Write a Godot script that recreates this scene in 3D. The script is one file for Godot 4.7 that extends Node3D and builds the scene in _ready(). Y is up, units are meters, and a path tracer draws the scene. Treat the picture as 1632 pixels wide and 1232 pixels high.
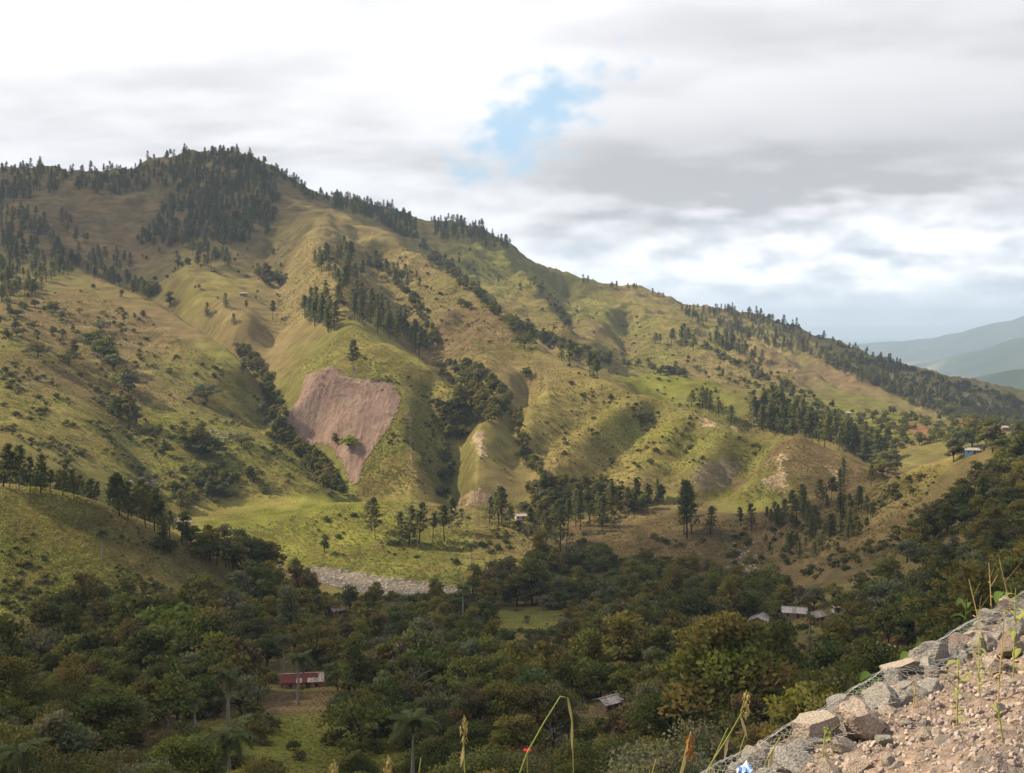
extends Node3D
# A valley of grass hills with a landslide scar, seen from a rubble embankment beside the road.
# World: metres, y up, the camera at the origin looking towards -z.

const F := 1692.0            # focal length in photo pixels (1632 x 1232)
const CU := 816.0
const CV := 616.0
const HORIZON := 520.0
const X0 := -1200.0
const Z0 := -2300.0
const CELL := 10.0
const NX := 271
const NZ := 243
const UP := 3                # the solved grid is drawn three times finer
const FC := CELL / UP
const FX := (NX - 1) * UP + 1
const FZ := (NZ - 1) * UP + 1

var sun_dir := Vector3(-0.73, 0.66, -0.18).normalized()
var pitch := atan((CV - HORIZON) / F)
var rng := RandomNumberGenerator.new()
var hgt := PackedFloat32Array()      # fine heights
var tint := PackedColorArray()       # fine ground colours
var used := {}
var M := {}
var keep_clear: Array = []           # [u0, v0, u1, v1, distance] that no tree may hide

func _ready() -> void:
	rng.seed = 7
	make_camera()
	make_sky()
	make_sun()
	make_materials()
	solve_ground()
	make_terrain()
	make_far_country()
	make_clouds()
	make_patches()
	make_houses()
	make_vegetation()
	make_embankment()
	make_foreground()

func make_camera() -> void:
	var cam := Camera3D.new()
	cam.name = "camera"
	cam.fov = rad_to_deg(2.0 * atan(CV / F))
	cam.near = 0.1
	cam.far = 60000.0
	cam.rotation.x = -pitch
	add_child(cam)

func make_sun() -> void:
	var sun := DirectionalLight3D.new()
	sun.name = "sun"
	sun.light_energy = 1.6
	sun.light_color = Color(1.0, 0.93, 0.80)
	sun.light_angular_distance = 0.8
	sun.shadow_enabled = true
	sun.sky_mode = DirectionalLight3D.SKY_MODE_LIGHT_ONLY
	add_child(sun)
	sun.look_at_from_position(sun_dir * 100.0, Vector3.ZERO, Vector3.UP)

# ---------------------------------------------------------------- sky
func make_sky() -> void:
	var w := 4096
	var h := 2048
	var img := Image.create_empty(w, h, false, Image.FORMAT_RGBF)
	img.fill(Color(0.62, 0.64, 0.68))
	var na := FastNoiseLite.new()
	na.seed = 11
	na.noise_type = FastNoiseLite.TYPE_SIMPLEX_SMOOTH
	na.frequency = 0.55
	na.fractal_octaves = 5
	na.fractal_gain = 0.5
	var nb := FastNoiseLite.new()
	nb.seed = 23
	nb.noise_type = FastNoiseLite.TYPE_SIMPLEX_SMOOTH
	nb.frequency = 2.2
	nb.fractal_octaves = 6
	# the clouds lie on a layer: directions are laid out on a plane overhead, so that they flatten towards the horizon
	for row in range(0, 1028):
		var coarse := row < 720           # higher up than the camera looks: the same sky in larger steps
		if coarse and row % 8:
			continue
		var j := row + 4 if coarse else row
		var el := (0.5 - (j + 0.5) / h) * PI
		var ce := cos(el)
		var se := sin(el)
		for col in range(0, w, 8 if coarse else 1):
			var i := col + 4 if coarse else col
			var az := wrapf((i + 0.5) / w * TAU, -PI, PI)      # 0 looks along -z
			var x := sin(az) * ce
			var z := -cos(az) * ce
			var k := 1.0 / (maxf(se, 0.0) + 0.18)
			var px := x * k
			var pz := z * k
			var n1 := na.get_noise_2d(px * 1.15 + 3.1, pz * 1.9)
			var n2 := nb.get_noise_2d(px, pz * 1.7)
			var azd := rad_to_deg(az)
			var eld := rad_to_deg(el)
			# deck of cloud: white with soft grey undersides
			var grey_ := smoothstep(-0.15, 0.55, n1 + n2 * 0.25)
			var light := lerpf(0.78, 0.58, grey_)
			# the broad grey shelf over the valley mouth, the bright bank under it, the veil round the hidden sun
			var fade := smoothstep(-2.0, 7.0, azd) * smoothstep(70.0, 30.0, azd)
			var edge := eld - 7.6 + n1 * 1.6 + n2 * 1.1
			var shelf := exp(-pow(edge / (1.3 if edge < 0.0 else 3.4), 2.0)) * fade
			var veil := exp(-pow((azd + 16.0) / 30.0, 2.0) - pow((eld - 22.0) / 12.0, 2.0))
			var bank := exp(-pow((azd - 17.0) / 12.0, 2.0) - pow((eld - 3.0 + n2 * 1.2) / 2.6, 2.0))
			var fluff := nb.get_noise_2d(azd * 0.085 + 9.0, eld * 0.21)       # heaped cloud low down, seen from the side
			light += veil * 0.22 + bank * 0.36 * clampf(0.7 + n2 * 1.3 + fluff * 1.5, 0.0, 1.5)
			light += fluff * 0.34 * smoothstep(10.0, 4.0, eld) + 0.22 * smoothstep(5.0, 0.5, eld) + 0.22 * smoothstep(2.6, 0.2, eld) * 1.3
			light -= 0.11 * exp(-pow((eld - 9.0 + n1 * 2.0) / 3.2, 2.0)) * smoothstep(2.0, -8.0, azd) * smoothstep(-90.0, -40.0, azd) * (1.0 + n2 * 1.5)      # grey undersides over the mountain
			light -= shelf * (0.27 + 0.10 * n2)
			light -= smoothstep(8.0, 17.0, eld) * smoothstep(6.0, 24.0, azd) * smoothstep(80.0, 40.0, azd) * 0.12
			var r := light * 0.985
			var g := light * 0.975
			var b := light
			# a ragged hole with blue sky in it
			var hx := azd - 1.35 + n2 * 1.1
			var hy := eld - 10.9 + n1 * 0.9
			var along := hx * 0.82 + hy * 0.57
			var across := -hx * 0.57 + hy * 0.82
			var wisp := nb.get_noise_2d(azd * 0.20 + 4.0, eld * 0.32)
			var hole := 1.0 - sqrt(pow(along / 6.0, 2.0) + pow(across / 2.1, 2.0)) + wisp * 0.62
			var thin := smoothstep(-0.05, 0.85, hole) * 0.92
			# pale gaps low over the far hills
			var gap := smoothstep(0.0, 0.4, -fluff + n2 * 0.4) * smoothstep(6.5, 3.5, eld) * smoothstep(-3.0, 4.0, azd) * 0.22
			# elsewhere the deck opens now and then in the same way
			var other := smoothstep(0.40, 0.62, na.get_noise_2d(px * 0.8 - 40.0, pz * 0.8 + 17.0)) * smoothstep(18.0, 26.0, eld) * 0.8
			thin = maxf(thin, maxf(gap, other))
			r = lerpf(r, 0.37, thin)
			g = lerpf(g, 0.56, thin)
			b = lerpf(b, 0.73, thin)
			if coarse:
				img.fill_rect(Rect2i(col, row, 8, 8), Color(r, g, b))
			else:
				img.set_pixel(i, j, Color(r, g, b))
	var sky_mat := PanoramaSkyMaterial.new()
	sky_mat.panorama = ImageTexture.create_from_image(img)
	sky_mat.energy_multiplier = 0.72
	var sky := Sky.new()
	sky.sky_material = sky_mat
	var env := Environment.new()
	env.background_mode = Environment.BG_SKY
	env.sky = sky
	env.tonemap_mode = Environment.TONE_MAPPER_LINEAR
	env.tonemap_exposure = 1.87
	env.sdfgi_enabled = true
	env.ssao_enabled = true
	env.ssil_enabled = true
	env.fog_enabled = true
	env.fog_density = 0.0001
	env.fog_light_color = Color(0.78, 0.88, 1.0)
	var we := WorldEnvironment.new()
	we.name = "world"
	we.environment = env
	add_child(we)

# ---------------------------------------------------------------- helpers
func lin(r: float, g: float, b: float) -> Color:
	return Color(r, g, b).linear_to_srgb()

func ray(u: float, v: float) -> Vector3:
	return Vector3((u - CU) / F, (CV - v) / F, -1.0).rotated(Vector3.RIGHT, -pitch)

func px(u: float, v: float, d: float) -> Vector3:
	return ray(u, v) * d

func to_px(p: Vector3) -> Vector3:          # photo pixel and distance along the view
	var q := p.rotated(Vector3.RIGHT, pitch)
	if q.z > -0.01:
		return Vector3(-9999, -9999, -1)
	return Vector3(CU + q.x / -q.z * F, CV - q.y / -q.z * F, -q.z)

func ground(x: float, z: float) -> float:
	var a := clampf((x - X0) / FC, 0.0, FX - 1.001)
	var b := clampf((z - Z0) / FC, 0.0, FZ - 1.001)
	var i := int(a)
	var j := int(b)
	var s := a - i
	var t := b - j
	var k := j * FX + i
	if s + t < 1.0:
		return hgt[k] + (hgt[k + 1] - hgt[k]) * s + (hgt[k + FX] - hgt[k]) * t
	return hgt[k + FX + 1] + (hgt[k + FX] - hgt[k + FX + 1]) * (1.0 - s) + (hgt[k + 1] - hgt[k + FX + 1]) * (1.0 - t)

func cast(u: float, v: float, from := 45.0) -> Vector3:     # where the line of sight meets the ground
	var r := ray(u, v)
	var t := from
	var last := t
	while t < 2250.0:
		var p := r * t
		if p.y < ground(p.x, p.z):
			var lo := last
			var hi := t
			for k in 12:
				var m := (lo + hi) * 0.5
				var q := r * m
				if q.y < ground(q.x, q.z):
					hi = m
				else:
					lo = m
			var e := r * hi
			return Vector3(e.x, ground(e.x, e.z), e.z)
		last = t
		t += maxf(1.2, t * 0.006)
	return Vector3.INF

func numbered(called: String) -> String:
	var n: int = used.get(called, -1) + 1
	used[called] = n
	return called if n == 0 else "%s_%03d" % [called, n]

func tag(o: Node3D, label: String, category: String, group := "", kind := "") -> void:
	if label:
		o.set_meta("label", label)
	if category:
		o.set_meta("category", category)
	if group:
		o.set_meta("group", group)
	if kind:
		o.set_meta("kind", kind)

func thing(called: String, at: Vector3, label: String, category: String, group := "") -> Node3D:
	var o := Node3D.new()
	o.name = numbered(called)
	add_child(o)
	o.position = at
	tag(o, label, category, group)
	return o

func part(called: String, mesh: Mesh, mat: Material, parent: Node) -> MeshInstance3D:
	var o := MeshInstance3D.new()
	o.name = called
	o.mesh = mesh
	if mat:
		o.material_override = mat
	parent.add_child(o, true)
	return o

func structure(called: String, mesh: Mesh, mat: Material) -> MeshInstance3D:
	var o := MeshInstance3D.new()
	o.name = numbered(called)
	o.mesh = mesh
	o.material_override = mat
	o.set_meta("kind", "structure")
	add_child(o)
	return o

func in_poly(u: float, v: float, poly: PackedVector2Array) -> bool:
	return Geometry2D.is_point_in_polygon(Vector2(u, v), poly)

func pv(a: Array) -> PackedVector2Array:
	var out := PackedVector2Array()
	for k in range(0, a.size(), 2):
		out.append(Vector2(a[k], a[k + 1]))
	return out

class Shape:
	var v := PackedVector3Array()
	var n := PackedVector3Array()
	var c := PackedColorArray()
	var uv := PackedVector2Array()
	var ix := PackedInt32Array()
	func add(p: Vector3, m: Vector3, col := Color.WHITE) -> int:
		v.append(p)
		n.append(m)
		c.append(col)
		return v.size() - 1
	func tri(a: int, b: int, d: int) -> void:
		ix.append(a)
		ix.append(b)
		ix.append(d)
	func facing(a: Vector3, b: Vector3, d: Vector3, m: Vector3, col := Color.WHITE) -> void:   # wound so that its front looks along m
		if (d - a).cross(b - a).dot(m) < 0.0:
			tri(add(a, m, col), add(d, m, col), add(b, m, col))
		else:
			tri(add(a, m, col), add(b, m, col), add(d, m, col))
	func flat(a: Vector3, b: Vector3, d: Vector3, col := Color.WHITE) -> void:
		var m := (d - a).cross(b - a).normalized()
		tri(add(a, m, col), add(b, m, col), add(d, m, col))
	func quad(a: Vector3, b: Vector3, d: Vector3, e: Vector3, col := Color.WHITE) -> void:
		flat(a, b, d, col)
		flat(a, d, e, col)
	func box(lo: Vector3, hi: Vector3, col := Color.WHITE) -> void:
		var p: Array[Vector3] = []
		for k in 8:
			p.append(Vector3(hi.x if k & 1 else lo.x, hi.y if k & 2 else lo.y, hi.z if k & 4 else lo.z))
		quad(p[4], p[6], p[7], p[5], col)
		quad(p[1], p[3], p[2], p[0], col)
		quad(p[5], p[7], p[3], p[1], col)
		quad(p[0], p[2], p[6], p[4], col)
		quad(p[2], p[3], p[7], p[6], col)
		quad(p[0], p[4], p[5], p[1], col)
	func tube(path: Array, radii: Array, sides := 6, col := Color.WHITE) -> void:
		var first := v.size()
		for k in path.size():
			var p: Vector3 = path[k]
			var along: Vector3 = (path[mini(k + 1, path.size() - 1)] - path[maxi(k - 1, 0)]).normalized()
			var side := along.cross(Vector3(0.31, 0.2, 0.93)).normalized()
			var up := side.cross(along).normalized()
			for s in sides:
				var a := TAU * s / sides
				var m := side * cos(a) + up * sin(a)
				add(p + m * float(radii[k]), m, col)
		for k in path.size() - 1:
			for s in sides:
				var a := first + k * sides + s
				var b := first + k * sides + (s + 1) % sides
				tri(a, b, a + sides)
				tri(b, b + sides, a + sides)
		var top := add(path[-1], Vector3.UP, col)
		var last := first + (path.size() - 1) * sides
		for s in sides:
			tri(last + s, last + (s + 1) % sides, top)
	func done(mat: Material = null, onto: ArrayMesh = null) -> ArrayMesh:
		var a := []
		a.resize(Mesh.ARRAY_MAX)
		a[Mesh.ARRAY_VERTEX] = v
		a[Mesh.ARRAY_NORMAL] = n
		a[Mesh.ARRAY_COLOR] = c
		if uv.size() == v.size():
			a[Mesh.ARRAY_TEX_UV] = uv
		a[Mesh.ARRAY_INDEX] = ix
		var m := onto if onto else ArrayMesh.new()
		m.add_surface_from_arrays(Mesh.PRIMITIVE_TRIANGLES, a)
		if mat:
			m.surface_set_material(m.get_surface_count() - 1, mat)
		return m

func noise_tex(seed_: int, freq: float, octaves: int, stops: Array, size := 512, kind := FastNoiseLite.TYPE_SIMPLEX_SMOOTH) -> NoiseTexture2D:
	var n := FastNoiseLite.new()
	n.seed = seed_
	n.noise_type = kind
	n.frequency = freq
	n.fractal_octaves = octaves
	n.fractal_gain = 0.62
	var t := NoiseTexture2D.new()
	t.width = size
	t.height = size
	t.seamless = true
	t.noise = n
	if stops:
		var g := Gradient.new()
		var off := PackedFloat32Array()
		var col := PackedColorArray()
		for s in stops:
			off.append(s[0])
			col.append(s[1])
		g.offsets = off
		g.colors = col
		t.color_ramp = g
	return t

func mat(called: String, col: Color, rough := 0.9, vertex := false) -> StandardMaterial3D:
	var m := StandardMaterial3D.new()
	m.resource_name = called
	m.albedo_color = col
	m.roughness = rough
	m.metallic_specular = 0.25
	m.vertex_color_use_as_albedo = vertex
	return m

func grey(x: float) -> Color:
	return Color(x, x, x)

func make_materials() -> void:
	# ground: vertex colours say what grows there; two layers of grain lie over them
	var g := mat("hill_grass", Color.WHITE, 0.95, true)
	g.metallic_specular = 0.1
	g.albedo_texture = noise_tex(3, 0.035, 5, [[0.0, grey(0.42)], [0.36, grey(0.80)], [0.5, Color(1.0, 0.98, 0.94)], [1.0, grey(1.0)]], 1024)
	g.uv1_triplanar = true
	g.uv1_world_triplanar = true
	g.uv1_scale = Vector3(1.0 / 42.0, 1.0 / 13.0, 1.0 / 42.0)
	g.uv1_triplanar_sharpness = 1.0
	g.heightmap_enabled = true
	g.heightmap_texture = noise_tex(9, 0.05, 5, [], 1024)
	g.heightmap_scale = 260.0
	M.grass = g
	var s := mat("bare_soil", Color.WHITE, 0.95, true)
	s.metallic_specular = 0.1
	s.albedo_texture = noise_tex(5, 0.03, 5, [[0.0, grey(0.62)], [0.5, grey(0.88)], [1.0, grey(1.0)]], 512)
	s.uv1_triplanar = true
	s.uv1_world_triplanar = true
	s.uv1_scale = Vector3.ONE / 22.0
	s.heightmap_enabled = true
	s.heightmap_texture = noise_tex(15, 0.04, 5, [], 512)
	s.heightmap_scale = 60.0
	M.soil = s
	# leaves
	var leaf_tints := {
		"leaf_dark": [0.09, 0.10, 0.034], "leaf_olive": [0.17, 0.15, 0.046], "leaf_fresh": [0.145, 0.155, 0.042], "leaf_grey": [0.15, 0.15, 0.092], "leaf_brown": [0.135, 0.11, 0.055],
		"needle": [0.11, 0.122, 0.05], "needle_olive": [0.155, 0.15, 0.06], "palm": [0.085, 0.105, 0.04], "banana": [0.10, 0.16, 0.034], "tuft_dry": [0.29, 0.215, 0.105], "leaf_bright": [0.24, 0.27, 0.05],
	}
	for k in leaf_tints:
		var c: Array = leaf_tints[k]
		var m := mat(k, lin(c[0], c[1], c[2]) , 0.75, true)
		m.metallic_specular = 0.22
		m.backlight_enabled = true
		m.backlight = lin(0.75, 0.8, 0.45)
		M[k] = m
	M.bark = mat("bark_brown", lin(0.075, 0.055, 0.04))
	M.bark_pale = mat("bark_pale", lin(0.42, 0.39, 0.34))
	for b in [M.bark, M.bark_pale]:
		b.albedo_texture = noise_tex(31, 0.06, 4, [[0.0, grey(0.45)], [1.0, grey(1.0)]], 256)
		b.uv1_triplanar = true
		b.uv1_scale = Vector3(0.6, 0.25, 0.6)

# ---------------------------------------------------------------- the shape of the land
# Ridges and gullies, each a line of points: photo pixel and distance in metres. Between the lines the slopes are solved for.
func land_lines() -> Array:
	return [
		# skyline of the mountain, its peak and what falls away behind it
		[-260,300,1250, -100,280,1250, 0,272,1250, 60,266,1250, 130,282,1240, 200,270,1260, 270,254,1280, 340,238,1300, 375,236,1300, 410,254,1290, 450,284,1270, 497,331,1240],
		[-200,420,1700, 100,420,1750, 375,400,1750, 600,440,1850, 900,530,1850, 1300,590,1900, 1600,640,1950],
		# long spur from the peak down to the right
		[497,331,1240, 562,351,1170, 636,385,1090, 686,418,1020, 737,452,950, 771,482,895, 831,530,830, 885,573,770, 950,604,720, 978,618,700],
		# skyline behind it
		[480,318,1480, 560,320,1470, 620,333,1460, 665,358,1440, 735,358,1430, 790,378,1430, 830,406,1430, 870,426,1430, 930,451,1430, 1000,462,1430, 1028,460,1430, 1080,488,1450, 1200,502,1480, 1290,532,1480, 1400,574,1500, 1470,594,1520, 1550,614,1560, 1650,644,1600],
		# gully between the two
		[-30, 640,372,1240, 670,394,1190, 713,424,1130, 764,468,1055, 821,515,975, 872,540,915, 915,556,875, 960,592,830, 1000,612,800],
		# spurs falling from the far skyline
		[790,380,1425, 815,420,1330, 850,455,1240, 885,495,1110, 905,525,990],
		[-18, 840,412,1420, 800,446,1200, 796,462,1140],
		[1000,464,1425, 985,490,1320, 960,508,1220, 945,530,1080, 925,552,960],
		[-16, 905,458,1420, 895,480,1280, 912,515,1110, 922,535,1020],
		[1035,470,1420, 1050,500,1290, 1086,522,1190, 1130,539,1110, 1170,559,1040, 1217,584,985, 1280,615,920, 1330,640,870],
		[-18, 990,505,1290, 1000,540,1100, 1000,572,960, 1000,588,900, 1060,592,880, 1130,594,870, 1200,614,830, 1280,645,800, 1360,668,790],
		[1130,500,1430, 1150,525,1280, 1220,560,1170, 1290,600,1090, 1380,640,1010],
		[1200,503,1480, 1230,530,1350, 1290,560,1260, 1350,595,1180, 1420,622,1120, 1480,640,1080],
		[1330,560,1440, 1400,600,1330, 1480,632,1250],
		[1420,668,920, 1500,672,1000, 1600,678,1100, 1700,690,1200],
		# ridge with the grove
		[978,618,700, 1025,598,820, 1100,603,795, 1137,612,775, 1187,630,745, 1240,662,715, 1300,692,690, 1360,712,660],
		[-12, 1012,616,745, 1060,632,728, 1120,658,706, 1180,686,690],
		[-14, 1110,545,1200, 1160,570,1130, 1230,600,1050, 1300,632,960],
		[-14, 860,440,1330, 870,470,1230, 898,510,1080],
		[-14, 1180,530,1380, 1260,565,1230, 1340,610,1130, 1400,634,1060],
		[-10, 680,440,950, 720,470,900, 742,500,850, 750,560,760],
		[-10, 690,610,655, 680,680,600, 690,760,556],
		# the smooth ridge to the pyramid hill
		[978,618,700, 1032,628,690, 1100,652,660, 1120,668,650, 1187,692,622, 1235,703,608, 1275,689,588, 1330,722,580, 1400,762,560],
		[-26, 1190,640,700, 1240,690,665, 1300,712,650, 1380,745,640],
		[1275,689,588, 1258,735,562, 1240,788,538],
		[-12, 1215,708,616, 1185,736,590, 1160,766,562, 1135,797,543],
		[1275,689,588, 1228,730,568, 1180,772,548],
		# spurs and gullies in front of it
		[1032,627,690, 990,645,665, 961,656,650, 917,694,610, 884,724,580, 868,752,562],
		[-11, 985,622,704, 935,655,662, 890,690,625, 855,725,590, 845,762,560],
		[-9, 1045,652,672, 1010,690,640, 975,730,595, 955,768,558],
		[1100,652,660, 1062,690,630, 1032,730,595, 1012,768,560],
		[-8, 1118,680,640, 1085,718,605, 1060,778,553],
		[1150,682,632, 1125,715,605, 1100,755,570, 1090,785,552],
		[885,573,770, 860,620,700, 835,665,640, 815,690,610],
		# small bright hill between the gullies
		[831,560,790, 800,625,690, 770,676,610, 757,715,580, 745,765,555],
		[-15, 850,600,730, 815,660,650, 830,715,590, 860,760,560],
		# gully between landslide hill and the long spur
		[-24, 590,385,1060, 610,415,990, 645,455,920, 668,505,850, 705,548,765, 742,592,690, 762,628,645, 735,668,610, 712,705,582, 715,755,555],
		[771,482,895, 735,492,870, 700,505,850],
		[757,486,890, 755,540,800, 765,590,710],
		# landslide hill
		[520,345,1130, 500,380,1010, 520,405,940, 535,430,890, 545,470,800, 560,520,720, 590,555,680, 609,575,665],
		[609,540,690, 660,562,680, 703,592,665, 732,622,645],
		[545,581,664, 494,590,645, 466,642,608],
		[609,575,665, 640,612,640, 655,700,580, 650,775,545],
		[500,598,640, 545,603,648, 610,610,645],
		[535,640,618, 550,700,582, 568,765,553],
		[-8, 455,690,605, 500,728,585, 545,770,556, 560,790,545],
		# gully on its other side
		[-13, 420,395,1080, 440,440,950, 445,485,860, 432,540,780, 415,592,705, 430,640,655, 440,690,618],
		# hump under the peak
		[375,236,1300, 355,310,1190, 335,380,1070, 300,428,940, 330,470,870, 395,505,800],
		[-22, 260,300,1200, 215,370,1080, 230,430,950],
		[-20, 120,330,1120, 130,400,1020, 165,436,940],
		[60,268,1250, 70,340,1100, 20,385,1000],
		[-10, 165,452,990, 250,500,880, 330,545,800, 390,585,740],
		# left-hand hill
		[-200,340,1000, 0,380,1000, 80,420,900, 140,442,850, 209,467,800, 270,494,750, 313,521,720, 371,558,690, 404,586,672],
		[-150,430,800, 0,470,740, 30,540,600, 60,600,560, 110,640,530, 170,700,500, 232,758,480],
		[-11, 100,480,700, 150,545,630, 195,610,580, 225,680,540, 245,730,510, 262,775,488, 280,800,470],
		[229,676,562, 300,676,566, 354,677,570, 404,690,570, 455,724,560, 489,750,550, 520,790,540],
		[-150,650,480, 0,690,440, 60,725,430, 120,765,430],
		# near grass hill, the hollow behind it and its foot
		[-300,760,280, -100,765,290, 0,771,300, 100,783,300, 160,804,300, 230,833,310, 300,857,320, 350,885,332, 430,908,350, 480,920,372],
		[-200,800,380, 0,806,390, 100,824,405, 180,838,420, 260,850,432, 330,856,440, 400,872,446],
		[-200,1010,215, 0,985,228, 100,990,232, 200,988,240, 320,972,272, 400,955,312, 460,945,350],
		# river and flats
		[240,858,450, 330,838,470, 400,880,452, 470,905,436, 560,922,430, 640,938,422, 700,948,412, 800,950,400, 950,945,400, 1100,950,385, 1300,955,350],
		[350,815,505, 480,805,512, 560,800,515],
		[420,865,470, 540,880,455, 640,905,440, 720,910,440],
		# bench and its crest
		[430,822,500, 500,808,505, 580,800,512, 640,790,516, 700,803,512, 770,818,505, 830,822,502, 930,832,500, 980,818,500, 1039,803,500, 1079,803,500, 1120,813,500, 1153,822,496, 1204,826,485, 1300,792,472, 1390,772,470, 1450,747,452, 1500,737,432, 1540,717,420, 1632,703,410, 1800,690,400],
		[700,880,462, 800,890,455, 900,885,452, 1000,880,450, 1100,885,448, 1200,893,430],
		[-8, 560,812,530, 720,806,532, 850,796,545, 1000,796,540, 1070,800,538, 1130,800,535, 1240,800,525, 1330,790,530, 1420,775,550],
		# slopes of the right-hand hill
		[1300,792,472, 1290,860,420, 1270,920,375],
		[1390,772,470, 1360,840,410, 1330,900,360],
		[1450,747,452, 1430,840,380, 1400,925,315],
		[1540,717,420, 1560,800,345, 1530,852,300, 1480,895,280, 1440,925,272],
		[1560,880,285, 1590,920,240, 1500,985,215],
		[1640,745,380, 1640,830,300, 1640,900,240, 1640,950,190],
		[1450,700,700, 1520,705,640, 1632,712,600, 1750,715,600],
		# floor of the valley and the slope under the road
		[-300,1090,150, -100,1100,165, 100,1090,175, 300,1085,190, 480,1092,200, 700,1080,205, 900,1075,205, 1100,1070,200, 1300,1060,190, 1480,1040,180, 1700,1000,170],
		[-100,1030,250, 300,1020,260, 560,1000,300, 900,1010,290, 1200,1010,280, 1400,1000,250],
		[-300,1300,90, 0,1300,98, 400,1300,104, 800,1300,104, 1200,1290,100, 1600,1240,90, 1900,1200,90],
	]

func flat_points() -> Array:     # under and behind the camera: x, y, z
	var out := []
	for k in range(-30, 31):
		var x := k * 10.0
		out.append(Vector3(x, -27.0, -52.0))
		out.append(Vector3(x, -12.5, -22.0))
		out.append(Vector3(x, 1.0, 18.0))
		out.append(Vector3(x, 14.0, 70.0))
	for k in 40:
		out.append(Vector3(X0 + 5, 60.0 - k * 3.0, Z0 + k * 60.0))
		out.append(Vector3(X0 + k * 70.0, -60.0 - k * 4.0, Z0 + 5))
		out.append(Vector3(1495.0, -230.0 + k * 3.0, Z0 + k * 60.0))
	return out

func solve_ground() -> void:
	var pts := PackedVector3Array()
	for line in land_lines():
		var prev := Vector3.INF
		var drop := 0.0
		var start := 0
		if line.size() % 3 == 1:          # a gully: how far its bed lies below the line of sight, then its points
			drop = line[0]
			start = 1
		for k in range(start, line.size(), 3):
			var p := px(line[k], line[k + 1], line[k + 2]) + Vector3(0, drop, 0)
			if prev != Vector3.INF:
				var n := int(ceil(prev.distance_to(p) / 4.0))
				for s in n:
					pts.append(prev.lerp(p, float(s) / n))
			prev = p
		pts.append(prev)
	for p in flat_points():
		pts.append(p)
	var cur := PackedFloat32Array()
	var cw := 0
	var ch := 0
	for level in [4, 2, 1]:
		var w := (NX - 1) / int(level) + 1
		var h := (NZ - 1) / int(level) + 1
		var step: float = CELL * level
		var sum := PackedFloat32Array()
		var num := PackedFloat32Array()
		sum.resize(w * h)
		num.resize(w * h)
		for p in pts:
			var i := int(round((p.x - X0) / step))
			var j := int(round((p.z - Z0) / step))
			if i >= 0 and i < w and j >= 0 and j < h:
				var k := j * w + i
				sum[k] += p.y
				num[k] += 1.0
		var a := PackedFloat32Array()
		a.resize(w * h)
		for j in h:
			for i in w:
				var k := j * w + i
				if num[k] > 0.0:
					a[k] = sum[k] / num[k]
				elif cw:
					a[k] = cur[mini(j / 2, ch - 1) * cw + mini(i / 2, cw - 1)]
		var rounds: int = {4: 260, 2: 90, 1: 45}[level]
		var om := 1.8 if level == 4 else 1.6
		for it in rounds:
			for j in h:
				var row := j * w
				var up := row - w if j > 0 else row + w
				var dn := row + w if j < h - 1 else row - w
				for i in w:
					if num[row + i] > 0.0:
						continue
					var l := i - 1 if i > 0 else 1
					var r := i + 1 if i < w - 1 else w - 2
					var k := row + i
					a[k] += om * ((a[row + l] + a[row + r] + a[up + i] + a[dn + i]) * 0.25 - a[k])
		cur = a
		cw = w
		ch = h
	# round the creases a little
	for it in 1:
		var b := cur.duplicate()
		for j in range(1, ch - 1):
			for i in range(1, cw - 1):
				var k := j * cw + i
				b[k] = cur[k] * 0.5 + (cur[k - 1] + cur[k + 1] + cur[k - cw] + cur[k + cw]) * 0.125
		cur = b
	# three times finer, smoothly
	var wide := PackedFloat32Array()
	wide.resize(FX * NZ)
	for j in NZ:
		for i in FX:
			wide[j * FX + i] = spline(cur, j * NX, 1, NX, float(i) / UP)
	hgt.resize(FX * FZ)
	var n1 := FastNoiseLite.new()
	n1.seed = 4
	n1.frequency = 1.0 / 85.0
	n1.fractal_octaves = 4
	n1.fractal_type = FastNoiseLite.FRACTAL_RIDGED
	var n2 := FastNoiseLite.new()
	n2.seed = 8
	n2.frequency = 1.0 / 22.0
	n2.fractal_octaves = 3
	for j in FZ:
		var z := Z0 + j * FC
		var jj := float(j) / UP
		var j1 := clampi(int(jj), 0, NZ - 2)
		var t := jj - j1
		var r0 := maxi(j1 - 1, 0) * FX
		var r1 := j1 * FX
		var r2 := (j1 + 1) * FX
		var r3 := mini(j1 + 2, NZ - 1) * FX
		for i in FX:
			var x := X0 + i * FC
			var a := wide[r0 + i]
			var b := wide[r1 + i]
			var c := wide[r2 + i]
			var d := wide[r3 + i]
			var y := b + 0.5 * t * (c - a + t * (2.0 * a - 5.0 * b + 4.0 * c - d + t * (3.0 * (b - c) + d - a)))
			var far := clampf((-z - 680.0) / 520.0, 0.0, 1.0)
			y += n1.get_noise_2d(x, z) * (1.5 + 7.5 * far) + n2.get_noise_2d(x, z) * (0.6 + 1.2 * far)
			hgt[j * FX + i] = y

func spline(a: PackedFloat32Array, base: int, stride: int, n: int, at: float) -> float:
	var i := clampi(int(at), 0, n - 2)
	var t := at - i
	var p0 := a[base + maxi(i - 1, 0) * stride]
	var p1 := a[base + i * stride]
	var p2 := a[base + (i + 1) * stride]
	var p3 := a[base + mini(i + 2, n - 1) * stride]
	return p1 + 0.5 * t * (p2 - p0 + t * (2.0 * p0 - 5.0 * p1 + 4.0 * p2 - p3 + t * (3.0 * (p1 - p2) + p3 - p0)))

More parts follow.
